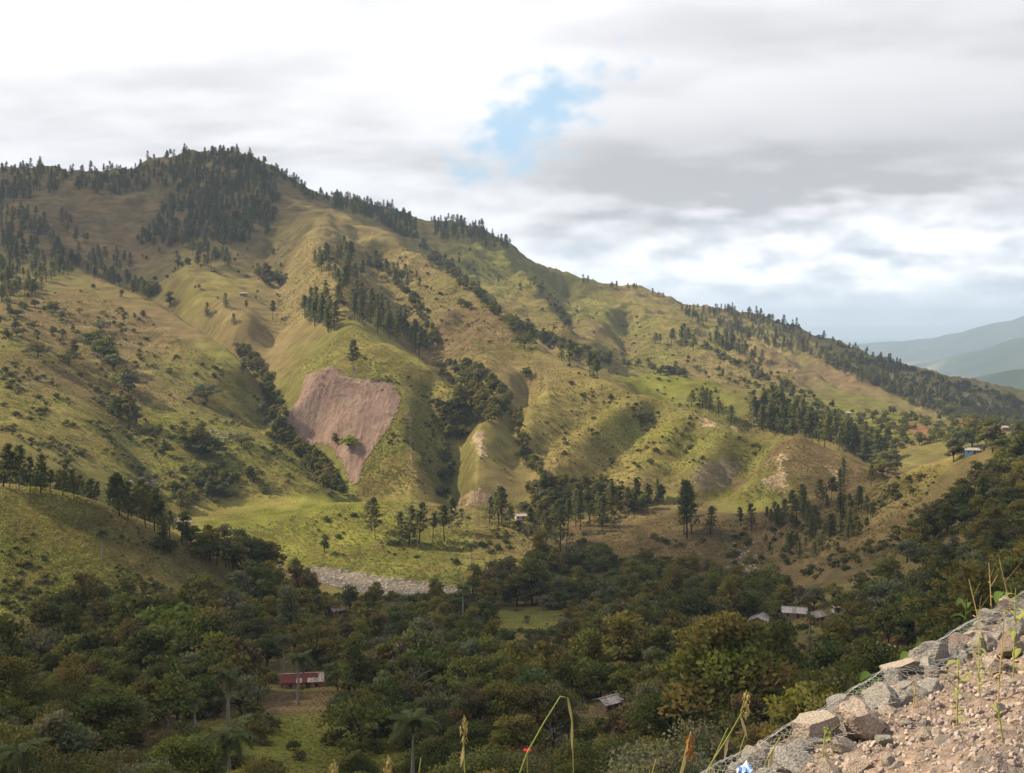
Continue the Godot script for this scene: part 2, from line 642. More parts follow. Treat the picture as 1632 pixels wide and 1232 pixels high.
# what grows where: pixel, reach in metres, linear colour, strength
func grass_patches() -> Array:
	var tan := Color(0.275, 0.22, 0.105)
	var gold := Color(0.29, 0.25, 0.09)
	var green := Color(0.205, 0.215, 0.06)
	var lush := Color(0.235, 0.25, 0.052)
	var brown := Color(0.215, 0.158, 0.088)
	return [
		[560,560,70,green,0.8], [640,600,60,gold,0.6], [690,640,50,green,0.7], [620,700,45,green,0.8], [690,720,40,green,0.6], [470,610,30,green,0.8],
		[880,660,90,gold,0.8], [980,690,70,gold,0.8], [1080,690,60,green,0.5], [1020,720,40,lush,0.7], [900,720,40,tan,0.7], [970,740,40,gold,0.8],
		[1100,630,50,green,0.8], [1040,605,40,lush,0.8], [1200,730,35,green,0.7], [1300,740,40,brown,0.95], [1250,720,25,brown,0.8], [1340,750,30,brown,0.8], [1210,790,25,green,0.7], [1140,785,10,lush,0.9],
		[740,530,60,brown,0.9], [700,520,40,brown,0.7], [820,600,40,tan,0.8], [760,460,60,gold,0.6], [800,440,110,green,0.6], [900,480,110,green,0.6], [1000,520,100,gold,0.5], [1100,570,70,green,0.6], [1180,580,70,tan,0.8], [1250,570,90,tan,0.9], [1330,610,70,brown,0.8], [1040,470,70,tan,0.7], [960,500,60,green,0.7],
		[450,440,90,tan,0.8], [480,500,80,tan,0.8], [400,520,70,tan,0.8], [320,440,60,gold,0.7], [240,560,90,tan,0.9], [320,590,70,tan,0.8], [280,620,60,tan,0.8], [370,600,50,green,0.7], [260,690,40,lush,0.7], [200,700,40,green,0.7], [100,690,60,green,0.8], [60,610,60,green,0.8], [130,620,40,brown,0.8], [350,690,60,green,0.7], [430,730,50,green,0.8], [470,760,40,green,0.7], [40,680,60,gold,0.5],
		[100,330,140,brown,0.7], [200,390,110,brown,0.7], [150,500,80,brown,0.6], [430,320,100,brown,0.6], [600,400,90,tan,0.7], [550,430,80,tan,0.6],
		[1440,690,60,lush,0.8], [1400,670,60,lush,0.7], [1500,690,50,green,0.8], [1600,700,70,lush,0.7], [1370,640,50,green,0.6],
		[450,830,60,lush,0.95], [400,820,40,gold,0.7], [520,850,45,lush,0.95], [560,880,45,lush,0.9], [640,890,45,lush,0.8], [480,880,45,lush,0.9], [640,795,22,gold,1.0], [700,900,40,green,0.8], [800,860,35,green,0.7], [900,860,45,brown,0.6], [1000,850,45,brown,0.8], [1060,830,35,tan,0.7], [1150,860,45,brown,0.9], [1250,870,55,brown,0.9], [1320,840,50,brown,0.8], [1400,800,40,tan,0.8], [1440,780,25,gold,0.9], [1340,890,40,brown,0.7],
		[40,800,34,tan,1.0], [120,820,36,tan,1.0], [200,850,34,tan,1.0], [280,880,30,tan,0.9], [60,850,30,tan,0.9], [330,905,24,tan,0.8], [60,910,40,green,0.9], [150,920,40,green,0.9], [250,920,35,green,0.7], [100,960,40,green,0.8], [330,920,30,brown,0.6],
		
		
		[440,1130,10,brown,0.9], [470,1110,9,brown,0.9], [470,1170,12,lush,0.8], [520,1200,12,lush,0.8], [790,985,22,green,0.9], [850,1000,18,green,0.8], [1500,890,8,gold,0.9],
	]

func make_terrain() -> void:
	tint.resize(FX * FZ)
	var n1 := FastNoiseLite.new()
	n1.seed = 41
	n1.frequency = 1.0 / 120.0
	n1.fractal_octaves = 5
	n1.fractal_gain = 0.6
	var n2 := FastNoiseLite.new()
	n2.seed = 42
	n2.frequency = 1.0 / 26.0
	n2.fractal_octaves = 4
	n2.fractal_gain = 0.7
	var a := Color(0.235, 0.212, 0.077)
	var b := Color(0.25, 0.198, 0.095)
	var c := Color(0.17, 0.18, 0.055)
	for j in FZ:
		var z := Z0 + j * FC
		for i in FX:
			var x := X0 + i * FC
			var p := n1.get_noise_2d(x, z)
			var q := n2.get_noise_2d(x, z)
			var col := a.lerp(b, clampf(0.5 + p * 1.5, 0.0, 1.0)).lerp(c, clampf(q * 1.6 - 0.1, 0.0, 0.8))
			tint[j * FX + i] = col
	for g in grass_patches():
		var at := cast(g[0], g[1])
		if at == Vector3.INF:
			continue
		var reach: float = g[2]
		var i0 := maxi(int((at.x - reach * 1.5 - X0) / FC), 0)
		var i1 := mini(int((at.x + reach * 1.5 - X0) / FC) + 1, FX - 1)
		var j0 := maxi(int((at.z - reach * 1.5 - Z0) / FC), 0)
		var j1 := mini(int((at.z + reach * 1.5 - Z0) / FC) + 1, FZ - 1)
		var col: Color = g[3]
		for j in range(j0, j1):
			for i in range(i0, i1):
				var dx := X0 + i * FC - at.x
				var dz := Z0 + j * FC - at.z
				var q := n2.get_noise_2d(dx + at.x, dz + at.z)
				var w := smoothstep(1.25, 0.6, sqrt(dx * dx + dz * dz) / reach + q * 0.7) * float(g[4])
				if w > 0.0:
					var k := j * FX + i
					var jit := 1.0 + q * 0.5
					tint[k] = tint[k].lerp(Color(col.r * jit, col.g * jit, col.b * jit), w)
	var n3 := FastNoiseLite.new()
	n3.seed = 77
	n3.noise_type = FastNoiseLite.TYPE_VALUE_CUBIC
	n3.frequency = 0.21
	n3.fractal_octaves = 2
	var n4 := FastNoiseLite.new()       # worn cattle tracks that follow the contours
	n4.seed = 78
	n4.frequency = 1.0
	n4.fractal_octaves = 2
	for j in FZ:
		for i in FX:
			var track := n4.get_noise_3d(i * FC * 0.022, hgt[j * FX + i] * 0.26, j * FC * 0.022)
			var q := 1.17 + 0.34 * track + 0.6 * n3.get_noise_2d(i * FC, j * FC * 1.6)
			var k := j * FX + i
			tint[k] = Color(tint[k].r * q, tint[k].g * q, tint[k].b * q)
	var s := Shape.new()
	s.v.resize(FX * FZ)
	s.n.resize(FX * FZ)
	for j in FZ:
		for i in FX:
			var k := j * FX + i
			s.v[k] = Vector3(X0 + i * FC, hgt[k], Z0 + j * FC)
			var l := hgt[k - 1] if i > 0 else hgt[k]
			var r := hgt[k + 1] if i < FX - 1 else hgt[k]
			var u := hgt[k - FX] if j > 0 else hgt[k]
			var d := hgt[k + FX] if j < FZ - 1 else hgt[k]
			s.n[k] = Vector3(l - r, 2.0 * FC, u - d).normalized()
	s.c = tint
	s.ix.resize((FX - 1) * (FZ - 1) * 6)
	var at := 0
	for j in FZ - 1:
		for i in FX - 1:
			var k := j * FX + i
			s.ix[at] = k
			s.ix[at + 1] = k + 1
			s.ix[at + 2] = k + FX
			s.ix[at + 3] = k + 1
			s.ix[at + 4] = k + FX + 1
			s.ix[at + 5] = k + FX
			at += 6
	var o := structure("terrain", s.done(), M.grass)
	tag(o, "grass-covered hills and valley floor", "terrain")

# the open plain and the mountains beyond the valley mouth
func make_far_country() -> void:
	var w := 150
	var h := 110
	var cell := 180.0
	var ox := -12000.0
	var oz := -21000.0
	var n := FastNoiseLite.new()
	n.seed = 19
	n.frequency = 1.0 / 2600.0
	n.fractal_octaves = 6
	n.fractal_gain = 0.55
	n.fractal_type = FastNoiseLite.FRACTAL_RIDGED
	var n2 := FastNoiseLite.new()
	n2.seed = 20
	n2.frequency = 1.0 / 500.0
	n2.fractal_octaves = 4
	# ranges as lines of crest points
	var ranges := [
		[[900,575,10500, 1200,556,10500, 1340,548,10500, 1400,545,10200, 1470,540,10000, 1530,528,9800, 1580,514,9600, 1640,496,9500, 1800,460,9000, 2100,430,8500], 1700.0],
		[[1430,592,6600, 1500,572,6600, 1560,556,6400, 1640,530,6200, 1800,500,5800, 2200,450,5400], 1150.0],
		[[1500,606,3700, 1550,602,3500, 1600,590,3300, 1650,577,3200, 1800,560,3000, 2200,530,2800], 700.0],
	]
	var crest: Array = []
	for r in ranges:
		var ps := PackedVector3Array()
		var l: Array = r[0]
		for k in range(0, l.size(), 3):
			ps.append(px(l[k], l[k + 1], l[k + 2]))
		crest.append(ps)
	var s := Shape.new()
	var ys := PackedFloat32Array()
	ys.resize(w * h)
	for j in h:
		for i in w:
			var x := ox + i * cell
			var z := oz + j * cell
			var y := -300.0 + n2.get_noise_2d(x, z) * 14.0
			for m in ranges.size():
				var ps: PackedVector3Array = crest[m]
				var wide: float = ranges[m][1]
				var best := 1e9
				var top := 0.0
				for k in ps.size() - 1:
					var a := Vector2(ps[k].x, ps[k].z)
					var b := Vector2(ps[k + 1].x, ps[k + 1].z)
					var ab := b - a
					var t := clampf((Vector2(x, z) - a).dot(ab) / ab.length_squared(), 0.0, 1.0)
					var d := (a + ab * t).distance_to(Vector2(x, z))
					if d < best:
						best = d
						top = lerpf(ps[k].y, ps[k + 1].y, t)
				var q := best / wide + n.get_noise_2d(x, z) * 0.18 * minf(best / wide * 3.0, 1.0)
				var rise := clampf(1.0 - q, 0.0, 1.0)
				y = maxf(y, -300.0 + (top + 300.0) * pow(rise, 1.15) + n2.get_noise_2d(x, z) * 10.0)
			if z > -2600.0 and x < 1900.0:
				y = minf(y, -330.0)
			ys[j * w + i] = y
	for j in h:
		for i in w:
			var k := j * w + i
			var x := ox + i * cell
			var z := oz + j * cell
			var nn := Vector3(ys[maxi(k - 1, 0)] - ys[mini(k + 1, w * h - 1)], 2.0 * cell, ys[maxi(k - w, 0)] - ys[mini(k + w, w * h - 1)]).normalized()
			var q := n2.get_noise_2d(x * 2.3, z * 2.3)
			var c := Color(0.03, 0.045, 0.032).lerp(Color(0.06, 0.072, 0.045), clampf(0.3 + q * 1.6, 0.0, 1.0))
			if ys[k] < -270.0:
				c = c.lerp(Color(0.24, 0.21, 0.13), clampf(0.1 + n2.get_noise_2d(x * 4.0, z * 4.0 + 900.0) * 3.0, 0.0, 0.9))
			s.add(Vector3(x, ys[k], z), nn, c)
	for j in h - 1:
		for i in w - 1:
			var k := j * w + i
			s.tri(k, k + 1, k + w)
			s.tri(k + 1, k + w + 1, k + w)
	var m := mat("far_land", Color.WHITE, 0.95, true)
	var o := structure("distant_mountains", s.done(), m)
	tag(o, "hazy blue mountains and plain beyond the valley mouth", "mountains")
	# the low plain goes on to the horizon
	var p := Shape.new()
	p.quad(Vector3(-16000, -345, -30000), Vector3(18000, -345, -30000), Vector3(18000, -345, 500), Vector3(-16000, -345, 500))
	var pm := mat("plain", lin(0.09, 0.1, 0.05), 0.95)
	var po := structure("plain", p.done(), pm)
	tag(po, "low plain beyond the hills", "plain")

# ---------------------------------------------------------------- clouds out of view, shaped to throw shade on the land
func make_clouds() -> void:
	var m := mat("cloud_white", lin(0.9, 0.9, 0.92), 1.0)
	m.transparency = BaseMaterial3D.TRANSPARENCY_ALPHA      # thin cloud: some sun comes through
	m.albedo_color.a = 0.26
	var n := FastNoiseLite.new()
	n.seed = 61
	n.frequency = 0.012
	n.fractal_octaves = 3
	# each puff: the point under it along the sun's rays (x, z), reach
	var sets := [
		["the valley wood", -70.0, 950.0, [[-150,-90,60], [-60,-90,65], [40,-90,60], [130,-110,60], [-230,-110,55], [-120,-160,62], [-60,-170,80], [40,-180,80], [120,-200,75], [210,-210,60], [-50,-255,58], [-10,-270,80], [80,-280,80], [150,-265,55], [-30,-350,50], [20,-360,70], [90,-370,75], [-30,-410,35], [40,-430,42], [90,-440,42], [118,-455,30], [15,-455,34], [65,-462,36], [150,-440,26], [230,-250,50]]],
		["the mountain peak", 120.0, 1000.0, [[-560,-1250,150], [-420,-1230,140], [-330,-1120,90], [-440,-1080,100], [-560,-1050,130], [-640,-960,110], [-700,-1200,150], [-300,-1300,120], [-520,-920,70], [-440,-960,60], [-210,-1330,90], [-170,-1450,110], [-60,-1480,90], [-360,-1420,140]]],
		["the valley mouth", -50.0, 950.0, [[560,-1420,120], [470,-1430,80], [660,-1350,130], [700,-1200,130], [620,-1200,90], [760,-1480,140], [850,-1150,130], [720,-1060,90], [900,-1350,150], [420,-1500,80], [600,-1080,80], [430,-1270,60], [420,-1140,45], [470,-1050,55], [520,-1150,80], [560,-1250,90], [500,-1340,80], [480,-1480,90], [640,-960,70], [760,-960,90], [880,-1000,110], [1000,-1200,150], [1000,-1450,170], [700,-1600,150], [900,-1650,170]]],
	]
	for set_ in sets:
		var s := Shape.new()
		var up: float = set_[2]
		for p in set_[3]:
			var r: float = p[2]
			var at := Vector3(p[0], set_[1], p[1]) + sun_dir * (up / sun_dir.y + rng.randf_range(-20.0, 20.0))
			var first := s.v.size()
			for j in 13:
				var th := PI * j / 12.0
				for i in 20:
					var ph := TAU * i / 20.0
					var d := Vector3(sin(th) * cos(ph), cos(th), sin(th) * sin(ph))
					var q := at + d * r
					var k := r * (1.0 + 0.42 * n.get_noise_3dv(q))
					s.add(at + Vector3(d.x * k, d.y * k * (0.75 if d.y > 0.0 else 0.3), d.z * k), d)
			for j in 12:
				for i in 20:
					var a := first + j * 20 + i
					var b := first + j * 20 + (i + 1) % 20
					s.tri(a, a + 20, b)
					s.tri(b, a + 20, b + 20)
		var o := structure("cloud", s.done(), m)
		tag(o, "unseen white cloud placed to shade " + set_[0], "cloud")

# ---------------------------------------------------------------- bare ground: scars, sand, river gravel, trails
func lay_patch(called: String, label: String, category: String, outline: Array, step: float, lift: float, colour: Callable, ragged := 2.0, relief = null) -> void:
	var poly := PackedVector2Array()
	for k in range(0, outline.size(), 2):
		var p := cast(outline[k], outline[k + 1])
		if p != Vector3.INF:
			poly.append(Vector2(p.x, p.z))
	var lo := poly[0]
	var hi := poly[0]
	for p in poly:
		lo = lo.min(p)
		hi = hi.max(p)
	lo -= Vector2(3, 3)
	hi += Vector2(3, 3)
	var w := int((hi.x - lo.x) / step) + 1
	var h := int((hi.y - lo.y) / step) + 1
	var n := FastNoiseLite.new()
	n.seed = 90
	n.frequency = 0.16
	n.fractal_octaves = 3
	var s := Shape.new()
	var at := {}
	for j in h - 1:
		for i in w - 1:
			var x := lo.x + i * step
			var z := lo.y + j * step
			var q := Vector2(x + (n.get_noise_2d(x, z) * 1.6 + n.get_noise_2d(x * 4.0, z * 4.0)) * ragged, z + (n.get_noise_2d(x + 300.0, z) * 1.6 + n.get_noise_2d(x * 4.0, z * 4.0 + 300.0)) * ragged)
			if not Geometry2D.is_point_in_polygon(q, poly):
				continue
			var id: Array[int] = []
			for c in [[0, 0], [1, 0], [0, 1], [1, 1]]:
				var key := Vector2i(i + c[0], j + c[1])
				if not at.has(key):
					var vx := lo.x + key.x * step
					var vz := lo.y + key.y * step
					var e := step
					var ys := PackedFloat32Array()
					for o in [[0.0, 0.0], [-e, 0.0], [e, 0.0], [0.0, -e], [0.0, e]]:
						var gx: float = vx + o[0]
						var gz: float = vz + o[1]
						var more := 0.0
						if relief != null:
							more = relief.call(gx, gz)
						ys.append(ground(gx, gz) + lift + more)
					var m := Vector3(ys[1] - ys[2], 2.0 * e, ys[3] - ys[4]).normalized()
					at[key] = s.add(Vector3(vx, ys[0], vz), m, colour.call(vx, vz))
				id.append(at[key])
			s.tri(id[0], id[1], id[2])
			s.tri(id[1], id[3], id[2])
	var o := structure(called, s.done(), M.soil)
	tag(o, label, category)

func make_patches() -> void:
	var n := FastNoiseLite.new()
	n.seed = 91
	n.frequency = 0.05
	n.fractal_octaves = 5
	n.fractal_gain = 0.65
	var fine := FastNoiseLite.new()
	fine.seed = 92
	fine.frequency = 0.35
	fine.fractal_octaves = 3
	# the scar: pinkish brown earth with streaks that run downhill
	var scar := func(x: float, z: float) -> Color:
		var streak := n.get_noise_2d(x * 4.0, z * 0.4)
		var q := 0.88 + 0.26 * streak + 0.24 * fine.get_noise_2d(x * 1.2, z * 0.35)
		var c := Color(0.26, 0.175, 0.14).lerp(Color(0.335, 0.25, 0.195), clampf(n.get_noise_2d(x + 500.0, z) * 1.6, 0.0, 1.0))
		return Color(c.r * q, c.g * q, c.b * q)
	# washed-out rills running down it and broken ledges near its head
	var rills := func(x: float, z: float) -> float:
		var rill := absf(n.get_noise_2d(x * 3.4 + z * 0.25, z * 0.30))
		var ledge := clampf(n.get_noise_2d(x * 0.9, z * 3.0 + 120.0) * 2.0 - 0.35, 0.0, 0.6) * smoothstep(-600.0, -625.0, z)
		return rill * 0.75 + ledge * 1.6 + 0.15 * fine.get_noise_2d(x, z) + 0.15
	lay_patch("landslide_scar", "bare pinkish brown landslide scar on the green hillside", "landslide", [484,599, 497,596, 548,600, 590,605, 624,610, 637,634, 634,652, 618,682, 597,712, 580,738, 568,772, 556,768, 549,742, 528,712, 505,708, 478,702, 452,695, 451,680, 466,650, 480,625], 0.6, 0.14, scar, 0.7, rills)
	var sand := func(x: float, z: float) -> Color:
		var q := 0.85 + 0.5 * n.get_noise_2d(x * 1.5, z * 1.5) + 0.3 * fine.get_noise_2d(x, z)
		return Color(0.46 * q, 0.35 * q, 0.22 * q)
	lay_patch("sandy_slip", "pale sandy slip on the face of the pyramid hill", "landslide", [1233,728, 1258,726, 1247,738, 1248,752, 1254,776, 1240,782, 1213,772, 1212,764, 1235,758, 1240,744], 0.6, 0.12, sand, 2.2)
	lay_patch("sandy_slip", "thin pale sandy track on the pyramid hill's other shoulder", "landslide", [1312,742, 1325,744, 1340,760, 1334,768, 1328,756], 0.6, 0.12, sand, 1.5)
	lay_patch("sandy_slip", "short pale slip beside the pines on the smooth ridge", "landslide", [1108,660, 1124,668, 1145,676, 1175,684, 1178,689, 1140,682, 1110,669], 0.6, 0.12, sand, 1.6)
	var ash := func(x: float, z: float) -> Color:
		var q := 0.9 + 0.4 * n.get_noise_2d(x * 1.2, z * 1.2) + 0.3 * fine.get_noise_2d(x, z)
		var c := Color(0.26, 0.205, 0.135).lerp(Color(0.36, 0.29, 0.195), clampf(n.get_noise_2d(x, z + 700.0) * 2.0 + 0.3, 0.0, 1.0))
		return Color(c.r * q, c.g * q, c.b * q)
	lay_patch("bare_field", "grey-tan bare field at the foot of the pyramid hill", "field", [1097,762, 1108,752, 1122,740, 1140,732, 1165,734, 1188,738, 1180,746, 1164,760, 1152,774, 1135,780, 1110,777], 0.7, 0.12, ash, 2.2)
	lay_patch("sandy_slip", "tan worn strip on the small hill between two gullies", "landslide", [756,690, 772,692, 770,705, 774,728, 766,734, 760,716, 752,706], 0.6, 0.12, sand, 1.6)
	var trail := func(x: float, z: float) -> Color:
		var q := 0.9 + 0.4 * fine.get_noise_2d(x, z)
		return Color(0.30 * q, 0.22 * q, 0.14 * q)
	lay_patch("trail", "narrow earth trail running straight down the landslide hill", "trail", [648,655, 653,655, 656,700, 657,760, 653,762, 651,700], 0.5, 0.1, trail, 0.5)
	lay_patch("bare_field", "brown ploughed strip at the gully mouth behind the bench", "field", [716,790, 745,787, 788,790, 784,806, 750,806, 722,800], 0.7, 0.1, trail, 2.0)
	var red := func(x: float, z: float) -> Color:
		var q := 0.9 + 0.4 * fine.get_noise_2d(x, z)
		return Color(0.30 * q, 0.16 * q, 0.085 * q)
	lay_patch("bare_field", "reddish bare field among green plots at the valley mouth", "field", [1440,672, 1456,674, 1482,680, 1480,697, 1455,694, 1442,684], 0.8, 0.1, red, 2.0)
	var gravel := func(x: float, z: float) -> Color:
		var q := 0.8 + 0.7 * fine.get_noise_2d(x * 1.4, z * 1.4) + 0.3 * n.get_noise_2d(x, z)
		return Color(0.27 * q, 0.225 * q, 0.175 * q)
	lay_patch("river_bed", "stony grey river bed across the valley floor", "river bed", [486,902, 520,904, 560,910, 620,921, 690,929, 735,937, 772,952, 700,958, 640,951, 590,948, 540,938, 503,924], 0.7, 0.1, gravel, 2.5)
	lay_patch("river_bed", "pebbled stream bed by the trees behind the near grass hill", "river bed", [272,826, 300,823, 310,832, 296,840, 276,836], 0.7, 0.1, gravel, 1.5)
	var orange := func(x: float, z: float) -> Color:
		var q := 0.9 + 0.4 * fine.get_noise_2d(x, z)
		return Color(0.40 * q, 0.19 * q, 0.075 * q)
	lay_patch("bare_yard", "orange earth yard beside the house with white roof edges", "yard", [1366,1036, 1378,1022, 1405,1017, 1430,1020, 1425,1036, 1395,1046, 1374,1046], 0.5, 0.12, orange, 1.0)
	keep_clear.append([1372, 1020, 1405, 1038, 180.0])
	keep_clear.append([520, 912, 660, 934, 428.0])
	keep_clear.append([440, 1105, 520, 1150, 165.0])
	keep_clear.append([455, 1170, 520, 1210, 110.0])
	keep_clear.append([790, 978, 880, 990, 290.0])
	# boulders of the river, too many and too small to tell apart
	var spots: Array[Transform3D] = []
	var outline := pv([486,902, 520,904, 560,910, 620,921, 690,929, 735,937, 772,952, 700,958, 640,951, 590,948, 540,938, 503,924])
	while spots.size() < 900:
		var u := rng.randf_range(486, 770)
		var v := rng.randf_range(902, 958)
		if not in_poly(u, v, outline):
			continue
		var p := cast(u, v)
		if p == Vector3.INF:
			continue
		var k := pow(rng.randf(), 3.0) * 0.9 + 0.2
		spots.append(Transform3D(Basis.from_euler(Vector3(rng.randf() * 6, rng.randf() * 6, rng.randf() * 6)).scaled(Vector3(k, k * 0.7, k)), p + Vector3(0, 0.1, 0)))
	# and the loose stones below the gully on the left, and under the right-hand bench
	for g in [[232,768,12,5,50], [355,700,14,10,40], [1195,890,22,12,60], [330,690,10,8,20]]:
		for k in g[4]:
			var p := cast(g[0] + rng.randfn() * g[2], g[1] + rng.randfn() * g[3])
			if p == Vector3.INF:
				continue
			var q := rng.randf_range(0.4, 1.3)
			spots.append(Transform3D(Basis.from_euler(Vector3(rng.randf() * 6, rng.randf() * 6, rng.randf() * 6)).scaled(Vector3(q, q * 0.7, q)), p + Vector3(0, 0.1, 0)))
	M.river_stone = mat("river_stone", lin(0.28, 0.265, 0.245), 0.85)
	scatter("river_stones", "loose grey stones in the river bed and gullies", "stones", rock_mesh(3, 1, 0.25), M.river_stone, spots)

func scatter(called: String, label: String, category: String, mesh: Mesh, m: Material, spots: Array[Transform3D], parent: Node = null) -> MultiMeshInstance3D:
	var mm := MultiMesh.new()
	mm.transform_format = MultiMesh.TRANSFORM_3D
	mm.mesh = mesh
	mm.instance_count = spots.size()
	for k in spots.size():
		mm.set_instance_transform(k, spots[k])
	var o := MultiMeshInstance3D.new()
	o.multimesh = mm
	if m:
		o.material_override = m
	if parent:
		o.name = called
		parent.add_child(o, true)
	else:
		o.name = numbered(called)
		add_child(o)
		tag(o, label, category)
	o.set_meta("kind", "stuff")
	return o

# a broken stone: an icosphere with planes cut off it, flat-shaded
func rock_mesh(seed_: int, detail: int, rough: float) -> ArrayMesh:
	var r := RandomNumberGenerator.new()
	r.seed = seed_
	var t := (1.0 + sqrt(5.0)) / 2.0
	var v: Array[Vector3] = []
	for p in [Vector3(-1, t, 0), Vector3(1, t, 0), Vector3(-1, -t, 0), Vector3(1, -t, 0), Vector3(0, -1, t), Vector3(0, 1, t), Vector3(0, -1, -t), Vector3(0, 1, -t), Vector3(t, 0, -1), Vector3(t, 0, 1), Vector3(-t, 0, -1), Vector3(-t, 0, 1)]:
		v.append(p.normalized())
	var f := [[0,11,5],[0,5,1],[0,1,7],[0,7,10],[0,10,11],[1,5,9],[5,11,4],[11,10,2],[10,7,6],[7,1,8],[3,9,4],[3,4,2],[3,2,6],[3,6,8],[3,8,9],[4,9,5],[2,4,11],[6,2,10],[8,6,7],[9,8,1]]
	for d in detail:
		var mid := {}
		var g := []
		for q in f:
			var m: Array[int] = []
			for e in 3:
				var a: int = q[e]
				var b: int = q[(e + 1) % 3]
				var key := Vector2i(mini(a, b), maxi(a, b))
				if not mid.has(key):
					v.append((v[a] + v[b]).normalized())
					mid[key] = v.size() - 1
				m.append(mid[key])
			g.append_array([[q[0], m[0], m[2]], [q[1], m[1], m[0]], [q[2], m[2], m[1]], [m[0], m[1], m[2]]])
		f = g
	var cuts := []
	for k in 15:
		cuts.append([Vector3(r.randfn(), r.randfn(), r.randfn()).normalized(), r.randf_range(0.42, 0.8)])
	var n := FastNoiseLite.new()
	n.seed = seed_
	n.frequency = 1.3
	for k in v.size():
		var p := v[k]
		for c in cuts:
			var over: float = p.dot(c[0]) - float(c[1])
			if over > 0.0:
				p -= c[0] * over
		v[k] = p * (1.0 + rough * n.get_noise_3dv(p * 1.2)) * 0.72
	var s := Shape.new()
	for q in f:
		s.flat(v[q[0]], v[q[2]], v[q[1]])
	return s.done()

# ---------------------------------------------------------------- houses
func make_houses() -> void:
	M.zinc = mat("zinc_sheet", lin(0.52, 0.54, 0.57), 0.5)
	M.zinc.metallic = 0.15
	M.zinc_dull = mat("zinc_sheet_dull", lin(0.36, 0.37, 0.38), 0.6)
	M.white_sheet = mat("white_sheet", lin(0.52, 0.50, 0.48), 0.6)
	M.red_sheet = mat("red_sheet", lin(0.17, 0.05, 0.048), 0.7)
	M.rust_sheet = mat("rust_sheet", lin(0.12, 0.05, 0.04), 0.75)
	M.plank_wall = mat("plank_wall", lin(0.30, 0.24, 0.18), 0.85)
	M.pink_wall = mat("pink_wall", lin(0.45, 0.26, 0.20), 0.85)
	M.orange_wall = mat("orange_wall", lin(0.42, 0.20, 0.09), 0.85)
	M.white_wall = mat("white_wall", lin(0.62, 0.61, 0.58), 0.85)
	M.blue_wall = mat("blue_wall", lin(0.22, 0.36, 0.48), 0.8)
	M.dark_door = mat("dark_door", lin(0.05, 0.04, 0.03), 0.8)
	for k in ["zinc", "zinc_dull", "white_sheet", "red_sheet", "rust_sheet", "plank_wall", "pink_wall", "orange_wall", "white_wall"]:
		M[k].albedo_texture = noise_tex(k.hash() % 1000, 0.02, 5, [[0.0, Color(0.40, 0.30, 0.25)], [0.5, Color(0.85, 0.80, 0.77)], [1.0, grey(1.0)]], 256)
		M[k].uv1_triplanar = true
		M[k].uv1_scale = Vector3.ONE / 3.0
	# pixel of the middle of the front foot, width, depth, wall height, turn, walls, roof sheets (front slope from one end to the other), roof pitch
	house("long_house", "long low house with a patched red roof beside a royal palm", 482, 1096, 8.6, 4.6, 2.1, 8.0, M.pink_wall, [M.red_sheet, M.red_sheet, M.rust_sheet, M.red_sheet, M.red_sheet, M.red_sheet, M.red_sheet, M.white_sheet], 24.0, {3: M.white_sheet, 5: M.white_sheet, 6: M.zinc_dull})
	house("hut", "small white-roofed hut in the forest near the river bed", 535, 981, 4.0, 4.0, 2.2, 40.0, M.pink_wall, [M.white_sheet, M.white_sheet, M.white_sheet], 24.0)
	house("tin_roofed_house", "tin-roofed house with a rusty lean-to at its foot", 1212, 1000, 6.2, 7.0, 2.3, 62.0, M.plank_wall, [M.zinc, M.zinc, M.zinc, M.zinc, M.zinc], 26.0)
	house("shed", "rusty brown shed roof below the tin-roofed house", 1193, 1003, 4.2, 3.0, 1.7, 20.0, M.plank_wall, [M.rust_sheet, M.rust_sheet, M.rust_sheet], 12.0)
	house("tin_roofed_house", "tin-roofed house between two leafy trees", 1266, 985, 7.0, 4.6, 2.3, -14.0, M.plank_wall, [M.zinc, M.zinc, M.zinc_dull, M.zinc, M.zinc], 26.0)
	house("tin_roofed_house", "small dull tin-roofed house with an orange wall", 1300, 992, 4.2, 3.8, 2.3, 30.0, M.orange_wall, [M.zinc_dull, M.white_sheet, M.zinc_dull], 28.0)
	house("hut", "tiny white hut apart from the tin-roofed houses", 1332, 975, 1.9, 1.8, 1.6, 10.0, M.white_wall, [M.white_sheet, M.white_sheet], 20.0)
	house("half_hidden_house", "house with white roof edges beside orange earth", 1412, 1043, 3.6, 3.0, 1.5, -48.0, M.orange_wall, [M.white_sheet, M.zinc, M.white_sheet], 24.0)
	house("half_hidden_house", "grey tin roof half hidden in the thicket below the road", 970, 1134, 3.4, 2.8, 1.9, 35.0, M.plank_wall, [M.zinc_dull, M.zinc, M.zinc_dull], 22.0)
	house("farm_hut", "white-roofed hut among pines on the bench", 830, 827, 6.0, 4.0, 2.0, 12.0, M.white_wall, [M.white_sheet, M.white_sheet, M.white_sheet, M.white_sheet], 24.0)
	house("farmhouse", "pale farmhouse under the big trees on the right-hand crest", 1548, 724, 6.0, 4.0, 2.2, -10.0, M.blue_wall, [M.zinc, M.zinc, M.white_sheet, M.zinc], 22.0)
	house("farmhouse", "white-roofed farmhouse on open grass at the valley mouth", 1600, 686, 6.0, 5.0, 3.0, 10.0, M.pink_wall, [M.white_sheet, M.white_sheet, M.white_sheet], 24.0)
	house("farmhouse", "reddish-roofed farmhouse behind the big trees on the crest", 1541, 682, 9.0, 5.0, 2.6, 20.0, M.white_wall, [M.red_sheet, M.white_sheet, M.red_sheet], 24.0)
	house("farm_hut", "lone tin hut on the slope under the mountain", 388, 471, 7.0, 4.0, 2.2, 20.0, M.plank_wall, [M.zinc, M.zinc, M.zinc], 22.0)
